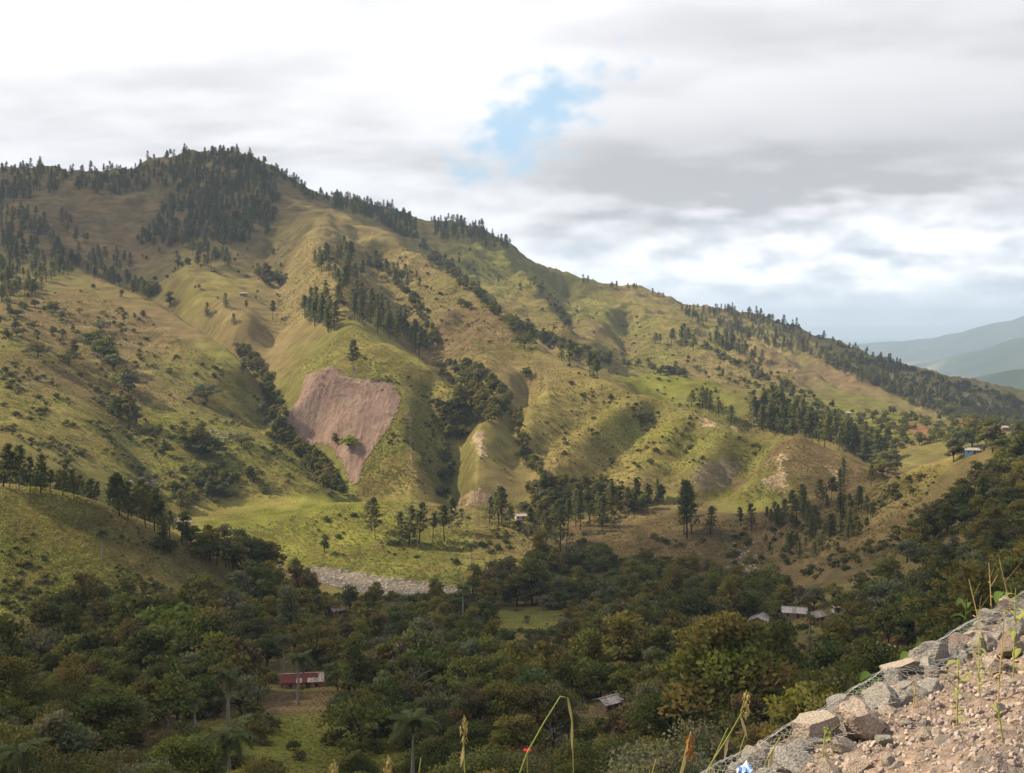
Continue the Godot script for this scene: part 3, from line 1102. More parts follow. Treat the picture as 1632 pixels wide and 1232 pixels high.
	house("farm_hut", "small tin-roofed hut on the far green plots", 1351, 661, 5.0, 4.0, 2.0, 0.0, M.white_wall, [M.zinc, M.zinc, M.zinc], 22.0)

func house(called: String, label: String, u: float, v: float, w: float, dep: float, h: float, turn: float, wall: Material, sheets: Array, slope: float, patches := {}) -> void:
	var at := cast(u, v)
	if at == Vector3.INF:
		return
	var d := to_px(at).z
	keep_clear.append([u - w * 0.45 * F / d, v - (h + 1.6) * F / d, u + w * 0.45 * F / d, v - h * 0.6 * F / d, d])
	var o := thing(called, at, label, "house", "houses of the valley")
	o.scale = Vector3.ONE * 0.85
	o.rotation_degrees.y = turn
	var low := -1.2
	var s := Shape.new()
	var a := w * 0.5
	var b := dep * 0.5
	s.quad(Vector3(-a, low, b), Vector3(-a, h, b), Vector3(a, h, b), Vector3(a, low, b))
	s.quad(Vector3(a, low, -b), Vector3(a, h, -b), Vector3(-a, h, -b), Vector3(-a, low, -b))
	var rise := tan(deg_to_rad(slope)) * b
	for sx in [-1.0, 1.0]:
		var x: float = sx * a
		s.quad(Vector3(x, low, -b), Vector3(x, h, -b), Vector3(x, h, b), Vector3(x, low, b))
		s.flat(Vector3(x, h, -b), Vector3(x, h + rise, 0), Vector3(x, h, b))
	part("wall", s.done(), wall, o)
	var door := Shape.new()
	door.box(Vector3(-0.45 + a * 0.3, 0.0, b + 0.01), Vector3(0.45 + a * 0.3, minf(1.9, h * 0.9), b + 0.07))
	part("door", door.done(), M.dark_door, o)
	for wx in [-0.55, 0.72]:
		var win := Shape.new()
		win.box(Vector3(wx * a - 0.35, h * 0.45, b + 0.01), Vector3(wx * a + 0.35, h * 0.45 + 0.65, b + 0.06))
		part("window", win.done(), M.dark_door, o)
	# roof: sheets side by side on two slopes, each its own piece
	var over := 0.35
	var len := (b + over) / cos(deg_to_rad(slope))
	var wide := (w + 2.0 * over) / sheets.size()
	for side in [1.0, -1.0]:
		for k in sheets.size():
			var rows := 2 if patches and side > 0.0 else 1
			for row in rows:
				var q := Shape.new()
				q.box(Vector3(-wide * 0.5 + 0.005, -0.02, len / rows * row), Vector3(wide * 0.5 - 0.005, 0.02, len / rows * (row + 1) + (0.08 if row == 0 and rows == 2 else 0.0)))
				# ribs of the corrugated sheet
				var ribs := int(wide / 0.3)
				for i in ribs:
					var x := -wide * 0.5 + wide * (i + 0.5) / ribs
					q.box(Vector3(x - 0.04, 0.021, len / rows * row), Vector3(x + 0.04, 0.045, len / rows * (row + 1)))
				var m: Material = sheets[k]
				if rows == 2 and row == 1 and patches.has(k):
					m = patches[k]
				elif rows == 2 and row == 1 and k != 0:
					m = M.red_sheet if k < 5 else sheets[k]
				var piece := part("roof_sheet", q.done(), m, o)
				piece.position = Vector3(-a - over + wide * (k + 0.5), h + rise + 0.03 + 0.012 * (k % 2) - 0.015 * row, 0.0)
				piece.rotation = Vector3(deg_to_rad(slope), 0.0 if side > 0.0 else PI, 0.0)
				if side < 0.0:
					piece.position.x = -piece.position.x
	var ridge := Shape.new()
	ridge.box(Vector3(-a - over, h + rise + 0.03, -0.12), Vector3(a + over, h + rise + 0.11, 0.12))
	part("ridge_cap", ridge.done(), sheets[-1], o)

# ---------------------------------------------------------------- plants: the shapes
func leaf(s: Shape, at: Vector3, out: Vector3, size: float, r: RandomNumberGenerator, tone := Color.WHITE) -> void:
	var d := (out * 0.5 + Vector3(r.randfn(), r.randfn() * 0.7, r.randfn()) * 0.6).normalized()
	var e := d.cross(Vector3(r.randfn(), r.randfn(), r.randfn())).normalized()
	var m := (e.cross(d) * (1.0 if e.cross(d).dot(out) > 0.0 else -1.0) * 0.55 + out * 0.6).normalized()
	var k := r.randf_range(0.62, 1.25)
	var c := Color(k * r.randf_range(0.85, 1.2), k, k * r.randf_range(0.8, 1.15)) * tone
	var a := s.add(at - d * size * 0.5, m, c)
	var b := s.add(at + e * size * 0.32, m, c)
	var f := s.add(at + d * size * 0.55, m, c)
	var g := s.add(at - e * size * 0.32, m, c)
	if d.cross(e).dot(m) > 0.0:
		s.tri(a, b, f)
		s.tri(a, f, g)
	else:
		s.tri(a, f, b)
		s.tri(a, g, f)

# a spreading crown of leaf clumps on limbs, nominal height 7 m
func broadleaf(seed_: int, lobes: int, per: int, size: float, spread: float, tall: float) -> Array:
	var r := RandomNumberGenerator.new()
	r.seed = seed_
	var crown := Shape.new()
	var wood := Shape.new()
	var fork := Vector3(r.randf_range(-0.3, 0.3), 1.3 + r.randf() * 0.5, r.randf_range(-0.3, 0.3))
	wood.tube([Vector3(0, -0.8, 0), Vector3(0.05, 0.9, 0.02), fork], [0.22, 0.17, 0.14], 6)
	for k in lobes:
		var a := TAU * (k * 0.382 + r.randf() * 0.12)
		var q := sqrt((k + 0.4) / lobes)
		var at := Vector3(cos(a) * q * spread, 1.7 + (1.0 - q * q * 0.8) * (tall - 2.4) * (1.0 if k % 4 else 0.45) + r.randf_range(-0.5, 0.5), sin(a) * q * spread)
		var rad := r.randf_range(0.75, 1.35) * (1.15 - q * 0.25)
		var tone := Color(r.randf_range(0.8, 1.25), r.randf_range(0.85, 1.2), r.randf_range(0.75, 1.15))
		wood.tube([fork, fork.lerp(at, 0.5) + Vector3(0, 0.25, 0), at + Vector3(0, rad * 0.3, 0)], [0.09, 0.055, 0.02], 4)
		for i in per:
			var d := Vector3(r.randfn(), r.randfn(), r.randfn()).normalized()
			if d.y < -0.35 and r.randf() < 0.7:
				d.y = -d.y
			var t := pow(r.randf(), 0.4)
			var p := at + Vector3(d.x * rad * 1.25, d.y * rad * 0.72, d.z * rad * 1.25) * t * r.randf_range(0.85, 1.15)
			leaf(crown, p, (d + Vector3(0, 0.35, 0)).normalized(), size * r.randf_range(0.7, 1.3), r, tone)
	return [wood, crown]

# a slender irregular pine, nominal height 14 m
func pine(seed_: int, whorls: int, clumps: int, size: float, bare: float, reach: float) -> Array:
	var r := RandomNumberGenerator.new()
	r.seed = seed_
	var crown := Shape.new()
	var wood := Shape.new()
	var lean := Vector2(r.randf_range(-0.5, 0.5), r.randf_range(-0.5, 0.5))
	var path := []
	var rad := []
	for k in 7:
		var t := k / 6.0
		path.append(Vector3(lean.x * t * t, 14.0 * t - (0.8 if k == 0 else 0.0), lean.y * t * t))
		rad.append(lerpf(0.24, 0.03, t))
	wood.tube(path, rad, 6)
	for k in whorls:
		var t := bare + (1.0 - bare) * (k + 0.5) / whorls
		var len := (reach * pow(1.0 - t, 0.62) + 0.35) * r.randf_range(0.75, 1.15)
		var n := 4 + r.randi() % 3
		var off := r.randf() * TAU
		for i in n:
			if r.randf() < 0.22:
				continue
			var a := off + TAU * i / n + r.randf_range(-0.3, 0.3)
			var h := 14.0 * t
			var base := Vector3(lean.x * t * t, h, lean.y * t * t)
			var l := len * r.randf_range(0.55, 1.35)
			var tip := base + Vector3(cos(a) * l, l * r.randf_range(0.05, 0.4), sin(a) * l)
			wood.tube([base, tip], [0.05, 0.015], 3)
			for c in clumps:
				var f := lerpf(0.35, 1.05, (c + r.randf()) / clumps)
				var p := base.lerp(tip, f) + Vector3(r.randfn(), r.randfn() * 0.7, r.randfn()) * 0.26
				var out := ((p - base).normalized() + Vector3(0, 0.5, 0)).normalized()
				var shade := r.randf_range(0.7, 1.25)
				for q in 7:
					var d := (out * 0.5 + Vector3(r.randfn(), r.randfn(), r.randfn()) * 0.8).normalized() * size * r.randf_range(0.7, 1.2)
					var e := d.cross(Vector3(r.randfn(), r.randfn(), r.randfn())).normalized() * size * 0.17
					var m := (out * 0.8 + d.normalized() * 0.4).normalized()
					var col := Color(shade * r.randf_range(0.85, 1.15), shade, shade * r.randf_range(0.8, 1.1))
					crown.facing(p - e, p + d, p + e, m, col)
	return [wood, crown]

func bush(seed_: int, lobes: int, per: int, size: float) -> Array:
	var r := RandomNumberGenerator.new()
	r.seed = seed_
	var crown := Shape.new()
	var wood := Shape.new()
	for k in lobes:
		var a := TAU * k * 0.382
		var q := sqrt((k + 0.2) / lobes)
		var at := Vector3(cos(a) * q * 0.75, 0.55 + (1.0 - q) * 0.55 + r.randf_range(-0.1, 0.15), sin(a) * q * 0.75)
		wood.tube([Vector3(at.x * 0.1, -0.3, at.z * 0.1), at], [0.035, 0.015], 3)
		var rad := r.randf_range(0.35, 0.55)
		for i in per:
			var d := Vector3(r.randfn(), r.randfn(), r.randfn()).normalized()
			var p := at + Vector3(d.x, d.y * 0.8, d.z) * rad * pow(r.randf(), 0.4)
			p.y = maxf(p.y, 0.03)
			leaf(crown, p, (d + Vector3(0, 0.4, 0)).normalized(), size * r.randf_range(0.7, 1.3), r)
	return [wood, crown]

func frond_mesh(seed_: int, length: float, droop: float, pairs: int) -> ArrayMesh:
	var r := RandomNumberGenerator.new()
	r.seed = seed_
	var s := Shape.new()
	var path: Array[Vector3] = []
	var radii := []
	for k in 9:
		var t := k / 8.0
		path.append(Vector3(0, length * (0.42 * t - droop * t * t), length * (0.92 * t - 0.22 * t * t * droop)))
		radii.append(lerpf(0.045, 0.008, t))
	s.tube(path, radii, 4, Color(1.3, 1.2, 0.9))
	for k in pairs:
		var t := 0.14 + 0.86 * (k + 0.5) / pairs
		var i := mini(int(t * 8.0), 7)
		var p := path[i].lerp(path[i + 1], t * 8.0 - i)
		var l := length * 0.24 * sin(PI * clampf(t * 0.85 + 0.12, 0.0, 1.0)) + 0.08
		for side in [-1.0, 1.0]:
			var tip := p + Vector3(side * l * 0.85, -l * r.randf_range(0.15, 0.75), l * 0.42)
			var m := Vector3(side * 0.3, 0.9, 0.2).normalized()
			var c := Color(1, 1, 1) * r.randf_range(0.75, 1.25)
			var w := Vector3(0, 0, length / pairs * 0.75)
			s.facing(p - w, tip, p + w, m, c)
	return s.done()

func blade_leaf(length: float, wide: float, droop: float) -> ArrayMesh:     # a broad banana-like leaf
	var s := Shape.new()
	var n := 9
	for k in n:
		var t := float(k) / (n - 1)
		var y := length * (0.75 * t - droop * t * t)
		var z := length * (0.55 * t + 0.15 * t * t)
		var w := wide * pow(sin(PI * clampf(t * 0.92 + 0.06, 0.0, 1.0)), 0.6)
		for q in [-1.0, 0.0, 1.0]:
			s.add(Vector3(q * w, y + absf(q) * w * 0.28, z), Vector3(q * -0.3, 0.9, -0.3).normalized(), Color.WHITE * (1.25 if q == 0.0 else 1.0 + 0.12 * sin(k * 2.4)))
	for k in n - 1:
		for q in 2:
			var a := k * 3 + q
			s.tri(a, a + 1, a + 3)
			s.tri(a + 1, a + 4, a + 3)
	return s.done()

func bare_branches(seed_: int) -> ArrayMesh:
	var r := RandomNumberGenerator.new()
	r.seed = seed_
	var s := Shape.new()
	var todo := [[Vector3(0, -0.5, 0), Vector3(r.randf_range(-0.1, 0.1), 1, r.randf_range(-0.1, 0.1)).normalized(), 2.6, 0.13, 0]]
	while todo:
		var b: Array = todo.pop_back()
		var p: Vector3 = b[0]
		var d: Vector3 = b[1]
		var l: float = b[2]
		var mid := p + d * l * 0.5 + Vector3(r.randfn(), r.randfn(), r.randfn()) * l * 0.05
		var tip := p + d * l
		s.tube([p, mid, tip], [b[3], b[3] * 0.85, b[3] * 0.65], 5 if b[4] < 2 else 3)
		if b[4] < 5:
			for k in 2 + r.randi() % 2:
				var e := (d * 0.85 + Vector3(r.randfn(), r.randf_range(-0.1, 0.6), r.randfn()) * 0.5).normalized()
				todo.append([tip if k < 2 else mid, e, l * r.randf_range(0.55, 0.8), b[3] * 0.62, int(b[4]) + 1])
	return s.done()

# ---------------------------------------------------------------- plants: where they stand
var stands := {"pine_tree": [], "leafy_tree": [], "bush": []}
var zones: Array = []
var clump_noise: FastNoiseLite

func zone(called: String, label: String, group: String) -> int:
	zones.append([called, label, group])
	return zones.size() - 1

func hides(p: Vector3, h: float, w: float) -> bool:
	var q := to_px(p)
	var top := q.y - h * F / q.z
	var half := w * 0.5 * F / q.z
	for k in keep_clear:
		if q.z < k[4] - 0.5 and q.x + half > k[0] and q.x - half < k[2] and q.y > k[1] and top < k[3]:
			return true
		if absf(q.z - float(k[4])) < 7.0 and q.x > k[0] - 2.0 and q.x < k[2] + 2.0:
			return true
	return false

func stand(kind: String, zi: int, p: Vector3, size: float, v := -1, always := false) -> void:
	var nominal: float = {"pine_tree": 14.0, "leafy_tree": 7.0, "bush": 1.5}[kind]
	if not always and hides(p, nominal * size, nominal * size * (0.95 if kind == "leafy_tree" else 0.5)):
		return
	stands[kind].append([p, size, rng.randf() * TAU, v if v >= 0 else rng.randi() % 84, zi])

# trees along a line of pixels, within a polygon, or one by one
func along(kind: String, zi: int, line: Array, wide: float, n: int, lo: float, hi: float) -> void:
	var pts := pv(line)
	for k in n:
		var f := rng.randf() * (pts.size() - 1)
		var i := mini(int(f), pts.size() - 2)
		var q := pts[i].lerp(pts[i + 1], f - i) + Vector2(rng.randfn(), rng.randfn()) * wide * 0.5
		var p := cast(q.x, q.y)
		if p != Vector3.INF:
			stand(kind, zi, p, rng.randf_range(lo, hi))

func within(kind: String, zi: int, outline: Array, n: int, lo: float, hi: float, v := -1) -> void:
	var poly := pv(outline)
	var a := poly[0]
	var b := poly[0]
	for p in poly:
		a = a.min(p)
		b = b.max(p)
	if clump_noise == null:
		clump_noise = FastNoiseLite.new()
		clump_noise.seed = 66
		clump_noise.frequency = 1.0 / 38.0
		clump_noise.fractal_octaves = 3
	var k := 0
	var tries := 0
	while k < n and tries < n * 8:
		tries += 1
		var q := Vector2(rng.randf_range(a.x, b.x), rng.randf_range(a.y, b.y))
		if Geometry2D.is_point_in_polygon(q, poly):
			var p := cast(q.x, q.y)
			if p != Vector3.INF:
				if kind == "bush" and clump_noise.get_noise_2d(p.x, p.z) < rng.randf_range(-0.1, 0.42):
					continue
				k += 1
				stand(kind, zi, p, (lo + (hi - lo) * pow(rng.randf(), 1.8) * 1.25) if kind == "bush" else rng.randf_range(lo, hi), v)

func singly(kind: String, zi: int, list: Array) -> void:      # u, v of the foot, height in pixels
	for k in range(0, list.size(), 3):
		var p := cast(list[k], list[k + 1])
		if p != Vector3.INF:
			var nominal: float = {"pine_tree": 14.0, "leafy_tree": 6.2, "bush": 1.4}[kind]
			stand(kind, zi, p, list[k + 2] * to_px(p).z / F / nominal, -1, true)

func plant_zones() -> void:
	var z: int
	# pines
	z = zone("pine_tree", "dark pine on the mountain's skyline around the peak", "pines on the mountain skyline")
	along("pine_tree", z, [2,268, 60,262, 130,278, 160,275, 200,266, 270,250, 340,234, 375,231, 410,250, 450,279, 490,312], 5.0, 110, 0.45, 0.85)
	along("pine_tree", z, [440,274, 460,286, 490,308, 497,322], 8.0, 22, 0.45, 0.85)
	z = zone("pine_tree", "dark pine in the wood covering the peak's face", "pine wood on the peak")
	within("pine_tree", z, [262,262, 370,236, 432,272, 446,300, 440,370, 400,385, 330,398, 215,392, 250,345, 285,310], 620, 0.55, 0.95)
	within("pine_tree", z, [0,272, 60,268, 130,285, 190,275, 270,262, 265,300, 180,315, 110,300, 40,320, 0,330], 220, 0.5, 0.85)
	z = zone("pine_tree", "dark pine in the shaded wood above the left-hand hill", "pine wood above the left-hand hill")
	within("pine_tree", z, [0,335, 60,345, 95,395, 140,430, 100,440, 60,470, 0,500], 150, 0.6, 0.95)
	along("pine_tree", z, [100,400, 150,440, 210,458, 240,475], 9.0, 40, 0.6, 1.0)
	within("pine_tree", z, [100,330, 130,380, 200,410, 215,450, 160,440, 110,390, 90,340], 30, 0.6, 1.0)
	z = zone("pine_tree", "pine in the dark band under the second skyline ridge", "pines under the second skyline ridge")
	within("pine_tree", z, [500,314, 560,318, 620,332, 662,356, 668,392, 640,378, 590,350, 520,330], 190, 0.55, 0.9)
	within("pine_tree", z, [686,360, 740,356, 800,380, 818,398, 780,398, 730,386, 695,380], 100, 0.55, 0.9)
	along("pine_tree", z, [505,310, 560,317, 620,330, 662,354, 735,355, 790,374, 822,396], 3.0, 50, 0.5, 0.85)
	z = zone("pine_tree", "lone spindly pine on the bare skyline ridge", "spindly pines on the bare skyline")
	along("pine_tree", z, [925,449, 960,456, 975,458, 1020,461, 1050,472, 1075,485, 1120,491, 1165,496], 3.0, 18, 0.5, 0.8)
	along("pine_tree", z, [1160,496, 1200,501, 1250,516, 1290,530, 1330,548, 1400,574, 1440,586], 3.0, 44, 0.5, 0.95)
	z = zone("pine_tree", "pine in the dark wood below the skyline near the valley mouth", "pine wood near the valley mouth")
	within("pine_tree", z, [1082,490, 1200,504, 1295,540, 1280,566, 1180,552, 1100,515], 150, 0.5, 0.85)
	along("pine_tree", z, [1130,545, 1170,560, 1215,585], 6.0, 26, 0.7, 1.1)
	along("pine_tree", z, [1280,560, 1340,590, 1400,615, 1480,640], 9.0, 60, 0.6, 1.0)
	within("pine_tree", z, [1330,556, 1470,596, 1632,644, 1632,690, 1560,680, 1450,640, 1380,600], 90, 0.45, 0.75)
	z = zone("pine_tree", "pine on the landslide hill's crest", "pines on the landslide hill's crest")
	within("pine_tree", z, [495,412, 560,405, 578,450, 545,468, 505,445], 26, 0.9, 1.25)
	within("pine_tree", z, [484,500, 540,480, 546,520, 500,545, 480,552], 26, 0.9, 1.3)
	within("pine_tree", z, [556,480, 612,490, 680,556, 690,575, 650,565, 600,530, 560,510], 44, 0.85, 1.25)
	within("pine_tree", z, [570,420, 640,420, 690,470, 650,470, 600,440], 16, 0.6, 1.0)
	within("pine_tree", z, [300,398, 362,398, 368,428, 312,424], 18, 0.7, 1.1)
	z = zone("pine_tree", "tall lone pine standing just above the landslide scar", "")
	singly("pine_tree", z, [562,603,58])
	z = zone("pine_tree", "small dark pine alone on the tan slope above the gully", "")
	singly("pine_tree", z, [435,510,32])
	z = zone("pine_tree", "scattered pine on the open slopes of the long spur", "scattered pines on the long spur")
	singly("pine_tree", z, [970,580,26, 908,582,40, 920,585,36, 940,600,34, 952,604,36, 946,598,30, 895,575,28, 1045,548,22, 1052,552,18, 1070,550,24, 1085,552,34, 1098,556,36, 1105,558,30, 1092,550,32, 1075,545,26, 412,440,24, 360,490,24, 372,518,22, 330,505,26])
	z = zone("pine_tree", "pine on the smooth ridge leading to the pyramid hill", "pines on the smooth ridge")
	singly("pine_tree", z, [1102,648,30, 1120,650,36, 1130,656,38, 1146,664,28, 1165,676,34, 1125,652,34])
	z = zone("pine_tree", "pine in the grove behind the pyramid hill", "pine grove behind the pyramid hill")
	within("pine_tree", z, [1192,668, 1215,650, 1250,662, 1300,690, 1340,705, 1400,725, 1440,735, 1400,745, 1320,718, 1285,700, 1240,692, 1205,692], 70, 0.9, 1.35)
	z = zone("pine_tree", "dark pine on the river bench", "pines on the river bench")
	singly("pine_tree", z, [598,860,66, 592,845,52, 652,868,60, 668,866,62, 640,862,50, 708,862,64, 720,850,54, 690,858,40, 800,838,56, 795,835,48, 870,872,58, 885,868,62, 893,880,66, 918,838,50, 940,832,56, 955,828,50, 975,820,52, 990,816,48, 1000,818,40, 1095,858,84, 1102,850,72, 1090,852,60, 1132,850,48, 1198,846,46, 860,850,50, 905,850,48, 1030,806,40, 1048,804,38, 925,845,56, 845,852,44, 812,842,40, 780,834,40, 1015,812,44, 960,840,50])
	z = zone("pine_tree", "pine on the right-hand hill", "pines on the right-hand hill")
	singly("pine_tree", z, [1250,826,36, 1262,820,42, 1280,815,40, 1308,806,44, 1325,800,46, 1340,792,40, 1388,776,36, 1345,775,40, 1240,832,28, 1270,830,36, 1180,838,30, 1220,835,26])
	within("pine_tree", z, [1210,835, 1300,800, 1400,780, 1440,800, 1400,860, 1300,900, 1220,880], 55, 0.3, 0.7)
	z = zone("pine_tree", "dark pine behind the near grass hill", "pines behind the near grass hill")
	singly("pine_tree", z, [15,778,62, 30,782,70, 48,784,60, 65,786,58, 100,790,46, 118,796,44, 132,800,42, 178,818,64, 190,822,70, 204,828,58, 218,836,66, 232,840,60, 246,846,56, 258,852,50, 270,856,46, 80,786,40, 5,776,66, 150,806,36])
	for k in 44:
		var u := rng.randf_range(-10.0, 70.0) if k < 16 else rng.randf_range(170.0, 260.0) if k < 36 else rng.randf_range(90.0, 140.0)
		var q := px(u, 800.0, rng.randf_range(335.0, 400.0))
		q.y = ground(q.x, q.z)
		stand("pine_tree", z, q, rng.randf_range(0.75, 1.2))
	# leafy trees
	z = zone("leafy_tree", "dark leafy tree in the gully beside the scar", "trees in the gully beside the scar")
	along("leafy_tree", z, [385,562, 415,590, 430,640, 440,690, 480,722, 510,752, 540,785], 14.0, 150, 0.65, 1.1)
	z = zone("leafy_tree", "leafy tree in the broad gully", "trees in the broad gully")
	within("leafy_tree", z, [690,575, 770,588, 822,640, 800,668, 760,680, 738,705, 715,700, 696,655, 730,640], 180, 0.65, 1.1)
	along("leafy_tree", z, [712,705, 718,750, 700,790], 9.0, 26, 0.5, 0.9)
	along("leafy_tree", z, [600,420, 650,470, 680,520, 700,550], 8.0, 60, 0.6, 1.0)
	along("leafy_tree", z, [820,660, 835,715, 860,755], 7.0, 34, 0.5, 0.9)
	along("leafy_tree", z, [850,445, 880,480, 905,525], 6.0, 30, 0.5, 0.9)
	along("leafy_tree", z, [1120,552, 1180,585, 1260,620, 1320,650], 7.0, 50, 0.5, 0.9)
	z = zone("leafy_tree", "leafy tree in the high gully behind the long spur", "trees in the high gully")
	along("leafy_tree", z, [672,396, 715,428, 765,474, 822,520, 872,545, 922,558], 9.0, 190, 0.7, 1.15)
	along("leafy_tree", z, [920,560, 985,580, 1060,590, 1090,596], 7.0, 34, 0.7, 1.1)
	within("leafy_tree", z, [700,395, 760,400, 830,440, 900,480, 880,510, 800,460, 740,430], 26, 0.4, 0.8)
	z = zone("leafy_tree", "round leafy tree dotted on the left-hand hill", "trees dotted on the left-hand hill")
	singly("leafy_tree", z, [330,640,36, 148,560,30, 165,575,34, 180,590,30, 205,630,42, 198,622,34, 188,665,30, 205,672,36, 215,680,30, 110,580,30, 118,572,26, 262,726,22, 300,715,36, 318,725,40, 335,730,42, 385,712,24, 404,768,28, 398,766,22, 290,705,26, 240,470,26, 270,490,20, 160,530,24, 60,570,26])
	within("leafy_tree", z, [265,760, 300,745, 350,740, 390,770, 380,790, 330,810, 280,815], 55, 0.5, 0.95)
	within("leafy_tree", z, [0,480, 60,470, 110,500, 140,545, 90,560, 30,540, 0,540], 36, 0.5, 0.9)
	within("leafy_tree", z, [130,450, 230,480, 260,500, 180,540, 200,560, 120,520], 20, 0.35, 0.7)
	z = zone("leafy_tree", "round leafy tree among the clumps in the bowl under the peak", "trees in the bowl under the peak")
	singly("leafy_tree", z, [412,445,20, 425,450,22, 438,448,18, 445,455,20, 430,455,18, 285,430,16, 300,425,14, 235,470,22, 245,472,20, 600,430,18, 640,450,16, 660,480,16, 735,490,14, 745,492,14, 836,556,24, 838,600,14])
	within("leafy_tree", z, [200,400, 300,380, 420,380, 470,420, 460,500, 380,500, 300,470, 220,440], 36, 0.35, 0.75)
	z = zone("leafy_tree", "leafy tree behind the river bench", "trees behind the river bench")
	within("leafy_tree", z, [835,790, 860,765, 930,770, 1010,785, 1080,800, 1050,812, 960,822, 880,826, 830,815], 105, 0.6, 1.0)
	along("leafy_tree", z, [830,720, 860,760, 880,775], 8.0, 20, 0.5, 0.8)
	z = zone("leafy_tree", "leafy tree among the green plots at the valley mouth", "trees among the far green plots")
	within("leafy_tree", z, [1290,660, 1350,650, 1430,660, 1520,670, 1560,690, 1500,705, 1420,720, 1380,735, 1340,705], 180, 0.5, 1.0)
	within("leafy_tree", z, [1100,585, 1200,600, 1300,640, 1340,650, 1280,660, 1180,620], 40, 0.5, 0.9)
	within("leafy_tree", z, [1480,645, 1632,655, 1632,690, 1560,680], 120, 0.7, 1.1)
	within("leafy_tree", z, [1300,548, 1400,580, 1470,596, 1632,644, 1632,690, 1560,684, 1450,645, 1380,610, 1320,580], 420, 0.6, 1.1)
	along("leafy_tree", z, [1220,505, 1290,534, 1400,575, 1470,596, 1550,616, 1640,645], 3.0, 60, 0.6, 1.1)
	z = zone("leafy_tree", "bushy tree on the near hill's shoulder", "trees on the near hill's shoulder")
	singly("leafy_tree", z, [260,878,28, 272,882,24, 250,876,22, 320,890,40, 335,895,48, 345,900,50, 360,905,46, 385,908,56, 400,912,60, 415,914,56, 430,918,40, 372,908,50, 350,955,30, 338,950,28, 470,912,28, 305,872,40, 290,868,36])
	z = zone("leafy_tree", "spreading tree on the right-hand crest", "big trees on the right-hand crest")
	singly("leafy_tree", z, [1535,720,42, 1550,712,46, 1568,718,46, 1582,722,40, 1520,735,34, 1600,725,36, 1620,722,34, 1415,755,38, 1408,760,30])
	z = zone("leafy_tree", "single bright green tree standing on the landslide scar", "")
	singly("leafy_tree", z, [557,716,26])
	z = zone("leafy_tree", "small dark tree beside the bright one on the scar", "")
	singly("leafy_tree", z, [534,708,16])
	z = zone("leafy_tree", "small slim tree alone on the bright river flat", "")
	singly("leafy_tree", z, [518,882,26])
	# bushes
	z = zone("bush", "bush on the sunlit slopes", "low bushes on the sunlit slopes")
	within("bush", z, [560,560, 700,610, 690,760, 590,790, 640,640], 70, 0.6, 1.3)
	within("bush", z, [800,440, 1000,500, 1300,600, 1200,640, 1000,700, 850,560], 150, 0.8, 2.0)
	within("bush", z, [840,640, 1100,660, 1240,720, 1100,740, 1050,780, 900,760], 70, 0.7, 1.6)
	within("bush", z, [1010,650, 1060,680, 1040,760, 1000,760, 1000,700], 24, 1.2, 2.2)
	within("bush", z, [500,400, 640,390, 760,470, 740,560, 560,520], 90, 0.8, 1.8)
	within("bush", z, [480,560, 700,600, 1100,640, 1240,720, 1000,780, 700,780, 560,790, 640,640], 260, 0.35, 0.8)
	within("bush", z, [420,380, 640,390, 900,470, 1250,560, 1200,640, 860,560, 560,520], 320, 0.5, 1.1)
	z = zone("bush", "bush on the left-hand hill", "low bushes on the left-hand hill")
	within("bush", z, [0,480, 140,460, 400,600, 430,640, 540,780, 330,800, 200,760, 0,690], 330, 0.6, 1.7)
	within("bush", z, [0,560, 200,640, 250,760, 120,760, 0,690], 160, 0.7, 1.6)
	z = zone("bush", "bush dotted on the near grass hill", "bushes dotted on the near grass hill")
	within("bush", z, [0,780, 120,795, 260,860, 420,915, 300,960, 200,985, 0,980], 260, 0.25, 0.6)
	within("bush", z, [0,900, 300,900, 400,930, 300,970, 0,980], 170, 0.3, 0.9)
	z = zone("bush", "bush on the river bench", "bushes on the river bench")
	within("bush", z, [420,830, 700,810, 1000,820, 1180,830, 1220,900, 900,900, 720,900, 600,880], 230, 0.6, 1.6)
	z = zone("bush", "bush on the right-hand hill", "bushes on the right-hand hill")
	within("bush", z, [1220,840, 1300,800, 1440,760, 1500,745, 1460,860, 1400,930, 1260,920], 190, 0.5, 1.5)

